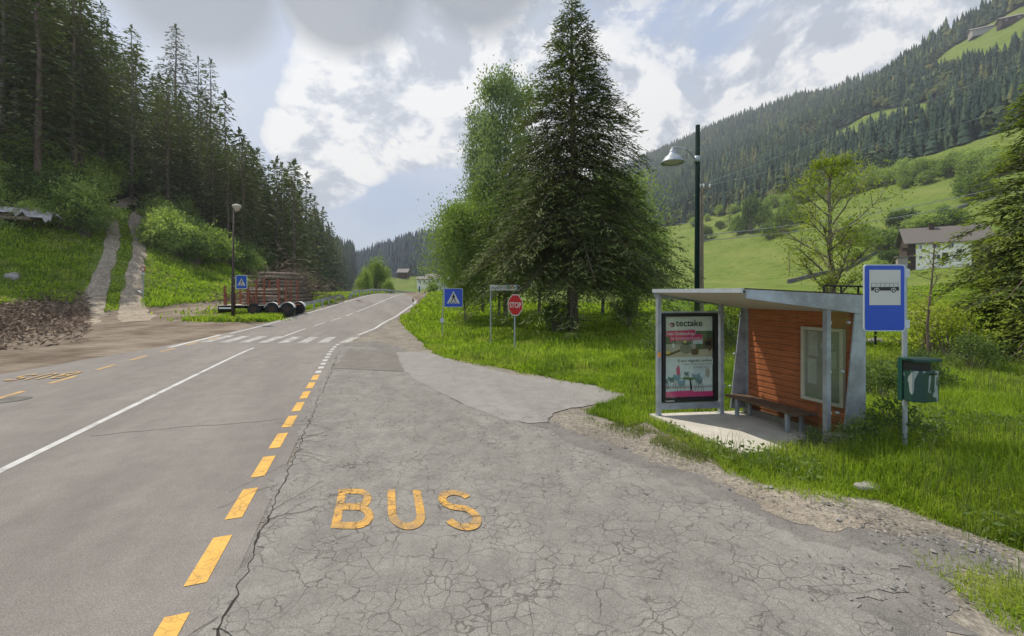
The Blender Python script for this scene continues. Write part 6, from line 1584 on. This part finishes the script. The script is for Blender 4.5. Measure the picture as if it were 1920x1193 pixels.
    lim = np.interp(px, [-300, 0, 100, 150, 195, 230, 262, 300, 360, 400, 425, 470, 520, 560, 600, 640, 660, 680, 695], [-300, -240, -100, -40, 20, 75, 130, 130, 135, 128, 175, 262, 296, 312, 355, 398, 437, 474, 510]) + 8
    hm = 2.5 + (548 - lim) / F * yy - z; k = hm > 8; x, yy, z, h = x[k], yy[k], z[k], np.minimum(h, hm)[k]; w = h * r.uniform(.15, .2, len(x))
    V, Fc, T = cone_trees(x, yy, z - .5, h, w, r.random(len(x)) * .45)
    make('slope_forest', V, Fc, T, M['ff_right'], 'dark depth of the conifer forest on the far left slope')
    # undergrowth on the left forest floor
    N = 60000; Y = np.exp(r.uniform(np.log(40), np.log(130), N)); d = r.uniform(17, 45, N); x = np.interp(Y, *XB) - d / .94; px = 960 + F * x / Y
    k = (px > -80) & (px < 640) & (vnoise(x, Y, 4) > -.1); x, Y = x[k], Y[k]
    tp = np.array([(p.x, p.y) for p in TRACK]); dm = np.min(np.hypot(x[:, None] - tp[None, :, 0], Y[:, None] - tp[None, :, 1]), 1); k = dm > 2.2; x, Y = x[k], Y[k]; z = terrain(x, Y)
    n = len(x); Pc = np.stack([x, Y, z + r.uniform(0, .7, n)], 1); D = unit(r.normal(size=(n, 3)) + np.array([0, 0, .6])); W = rnd_perp(D, r)
    V, Q = diamonds(Pc, D, W, r.uniform(.25, .6, n), r.uniform(.15, .35, n))
    tag(link_mesh('undergrowth', np_mesh('undergrowth', V, [(Q, 0)], [M['leaf_b']])), 'patchy green undergrowth on the floor of the left forest', 'undergrowth', kind='stuff')

# ------------------------------------------------------------------ light, sky, camera
SUN_DIR = Vector((-.79, .61, 0)).normalized() * math.cos(R(58)) + Vector((0, 0, math.sin(R(58))))
def build_world():
    w = bpy.data.worlds.new('World'); sc.world = w; w.use_nodes = True; nt = w.node_tree; nt.nodes.clear()
    out = nt.nodes.new('ShaderNodeOutputWorld'); bg = nt.nodes.new('ShaderNodeBackground')
    sk = nt.nodes.new('ShaderNodeTexSky'); sk.sky_type = 'NISHITA'; sk.sun_disc = False; sk.sun_elevation = R(58); sk.sun_rotation = math.atan2(SUN_DIR.x, SUN_DIR.y)
    sk.air_density = 1.0; sk.dust_density = 2.0
    d = node(nt, 'ShaderNodeTexCoord').outputs['Generated']
    nd = node(nt, 'ShaderNodeVectorMath', {0: d}, operation='NORMALIZE').outputs[0]
    sep = node(nt, 'ShaderNodeSeparateXYZ', {0: nd})
    # flatten onto a cloud layer with curvature so that clouds shrink towards the horizon
    zz = math_(nt, 'ADD', math_(nt, 'MAXIMUM', sep.outputs[2], 0.0), .30)
    cp = node(nt, 'ShaderNodeCombineXYZ', {0: math_(nt, 'DIVIDE', sep.outputs[0], zz), 1: math_(nt, 'DIVIDE', sep.outputs[1], zz), 2: math_(nt, 'MULTIPLY', sep.outputs[2], 1.6)}).outputs[0]
    sv = mapping(nt, nd, (1, 1, 1.35))
    n_big = noise_(nt, mapping(nt, sv, (1, 1, 1), (0, 0, 0), (3.1, 1.2, 0)), 2.2, 3, .5, .2)
    n_fine = noise_(nt, sv, 4.6, 10, .60, .25)
    n_sh = noise_(nt, mapping(nt, sv, (1, 1, 1), (0, 0, 0), (.035, -.03, -.055)), 4.6, 10, .60, .25)
    n_str = noise_(nt, mapping(nt, sv, (1.0, 1.0, 1), (0, .75, 0), (1.0, 4.2, 0)), 2.6, 7, .58, .3)
    def blob(px, py, rad, amt):
        v = Vector(((px - 960) / F, 1, (548 - py) / F)).normalized()
        dt = node(nt, 'ShaderNodeVectorMath', {0: nd, 1: tuple(v)}, operation='DOT_PRODUCT').outputs['Value']
        mr = node(nt, 'ShaderNodeMapRange', {'Value': dt, 'From Min': math.cos(rad), 'From Max': 1.0, 'To Min': 0.0, 'To Max': amt}, interpolation_type='SMOOTHSTEP'); return mr.outputs[0]
    cover = math_(nt, 'ADD', math_(nt, 'MULTIPLY', n_big, .55), math_(nt, 'MULTIPLY', n_fine, .75))
    for b in ((670, 190, .27, .30), (590, 265, .16, .22), (830, 160, .24, .22), (960, 90, .24, .14), (1330, 130, .34, .10), (1180, 230, .18, .10), (1640, 90, .28, .14), (760, 420, .22, -.30), (330, 110, .26, -.26), (480, 130, .14, -.2), (420, 380, .18, -.2)):
        cover = math_(nt, 'ADD', cover, blob(*b))
    dens = ramp(nt, cover, [(.645, 0.0), (.70, .70), (.79, 1.0)])
    # lit side versus shaded side of the cloud
    lit = math_(nt, 'ADD', math_(nt, 'MULTIPLY', math_(nt, 'SUBTRACT', n_fine, n_sh), 6.5), math_(nt, 'MULTIPLY', n_str, 1.0), None, False)
    litc = ramp(nt, lit, [(.15, (4.0, 4.5, 5.4)), (.45, (5.8, 6.2, 7.0)), (.74, (8.1, 8.2, 8.4))])
    # hazy pale blue between the clouds
    haze = ramp(nt, sep.outputs[2], [(0.0, (4.3, 5.2, 6.8)), (.18, (3.5, 4.4, 6.3)), (.5, (3.8, 4.8, 6.9)), (1.0, (2.4, 3.4, 5.8))])
    haze = mixc(nt, .25, haze, sk.outputs[0])
    wisp = ramp(nt, n_str, [(.42, 0.0), (.68, .8)])
    base = mixc(nt, wisp, haze, (5.3, 5.9, 7.0))
    c = mixc(nt, dens, base, litc)
    # dark cloud base overhead
    top = ramp(nt, math_(nt, 'ADD', sep.outputs[2], math_(nt, 'MULTIPLY', n_fine, .10)), [(.585, 0.0), (.66, .6), (.80, .7)])
    c = mixc(nt, top, c, (2.1, 2.4, 2.9))
    db = ramp(nt, math_(nt, 'ADD', math_(nt, 'MAXIMUM', math_(nt, 'MAXIMUM', blob(360, -55, .17, .8), blob(640, -45, .17, .9)), blob(900, -75, .17, .8)), math_(nt, 'MULTIPLY', n_fine, .35)), [(.28, 0.0), (.75, .9)])
    c = mixc(nt, db, c, (2.3, 2.6, 3.1))
    back = ramp(nt, math_(nt, 'ADD', .5, math_(nt, 'MULTIPLY', sep.outputs[1], -.5)), [(.5, 1.0), (.8, 1.9)])  # unseen sky behind the camera brightened as added fill light
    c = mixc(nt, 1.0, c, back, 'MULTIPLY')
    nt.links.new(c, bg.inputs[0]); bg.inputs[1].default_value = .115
    nt.links.new(bg.outputs[0], out.inputs[0])
    l = bpy.data.lights.new('sun', 'SUN'); l.energy = 5.0; l.angle = R(.5); l.color = (1, .95, .86)
    o = bpy.data.objects.new('sun', l); col.objects.link(o); o.rotation_euler = SUN_DIR.to_track_quat('Z', 'Y').to_euler()
def build_camera():
    cd = bpy.data.cameras.new('camera'); cd.sensor_width = 36; cd.lens = F / 1920 * 36; cd.shift_y = -(596.5 - HOR) / 1920; cd.clip_end = 8000; cd.clip_start = .1
    o = bpy.data.objects.new('camera', cd); col.objects.link(o); o.location = (0, 0, CAMZ); o.rotation_euler = (R(90), 0, 0); sc.camera = o

FLAT += [GRAV, SIDE, [tuple(S(i_, j_, 0)[:2]) for i_, j_ in ((-.3, -.3), (2.2, -.3), (2.2, 2.1), (-.3, 2.1))]]
def build_haze():
    m = bpy.data.materials.new('haze'); m.use_nodes = True; nt = m.node_tree; nt.nodes.clear(); out = nt.nodes.new('ShaderNodeOutputMaterial')
    v = node(nt, 'ShaderNodeVolumeScatter', {'Color': (.86, .92, 1.0, 1), 'Density': HAZE, 'Anisotropy': .25}); nt.links.new(v.outputs[0], out.inputs['Volume'])
    mb = MB(); mb.box((300, 700, 345), (2600, 1800, 700)); tag(mb.build('haze', m), kind='structure')
HAZE = .00027
build_world(); build_camera(); build_haze()
build_ground(); TRACK = build_roads()
build_shelter(); build_signs()
guardrail(37.5, 52, -4.75, 'near guardrail along the left side of the rising road', 1.0, -1)
guardrail(54, 118, -4.9, 'long far guardrail curving round the bend at the crest', 1.0, -1, (True, False))
guardrail(66, 74, 4.8, 'short guardrail end on the right side of the crest', .8, 1)
build_trailer(); build_buildings(); build_misc()
build_trees(); build_grass(); build_far_forest()
sc.view_settings.view_transform = 'Standard'; sc.view_settings.look = 'None'; sc.view_settings.exposure = 0; sc.view_settings.gamma = 1
sc.cycles.max_bounces = 6; sc.cycles.volume_bounces = 0; sc.cycles.transparent_max_bounces = 12
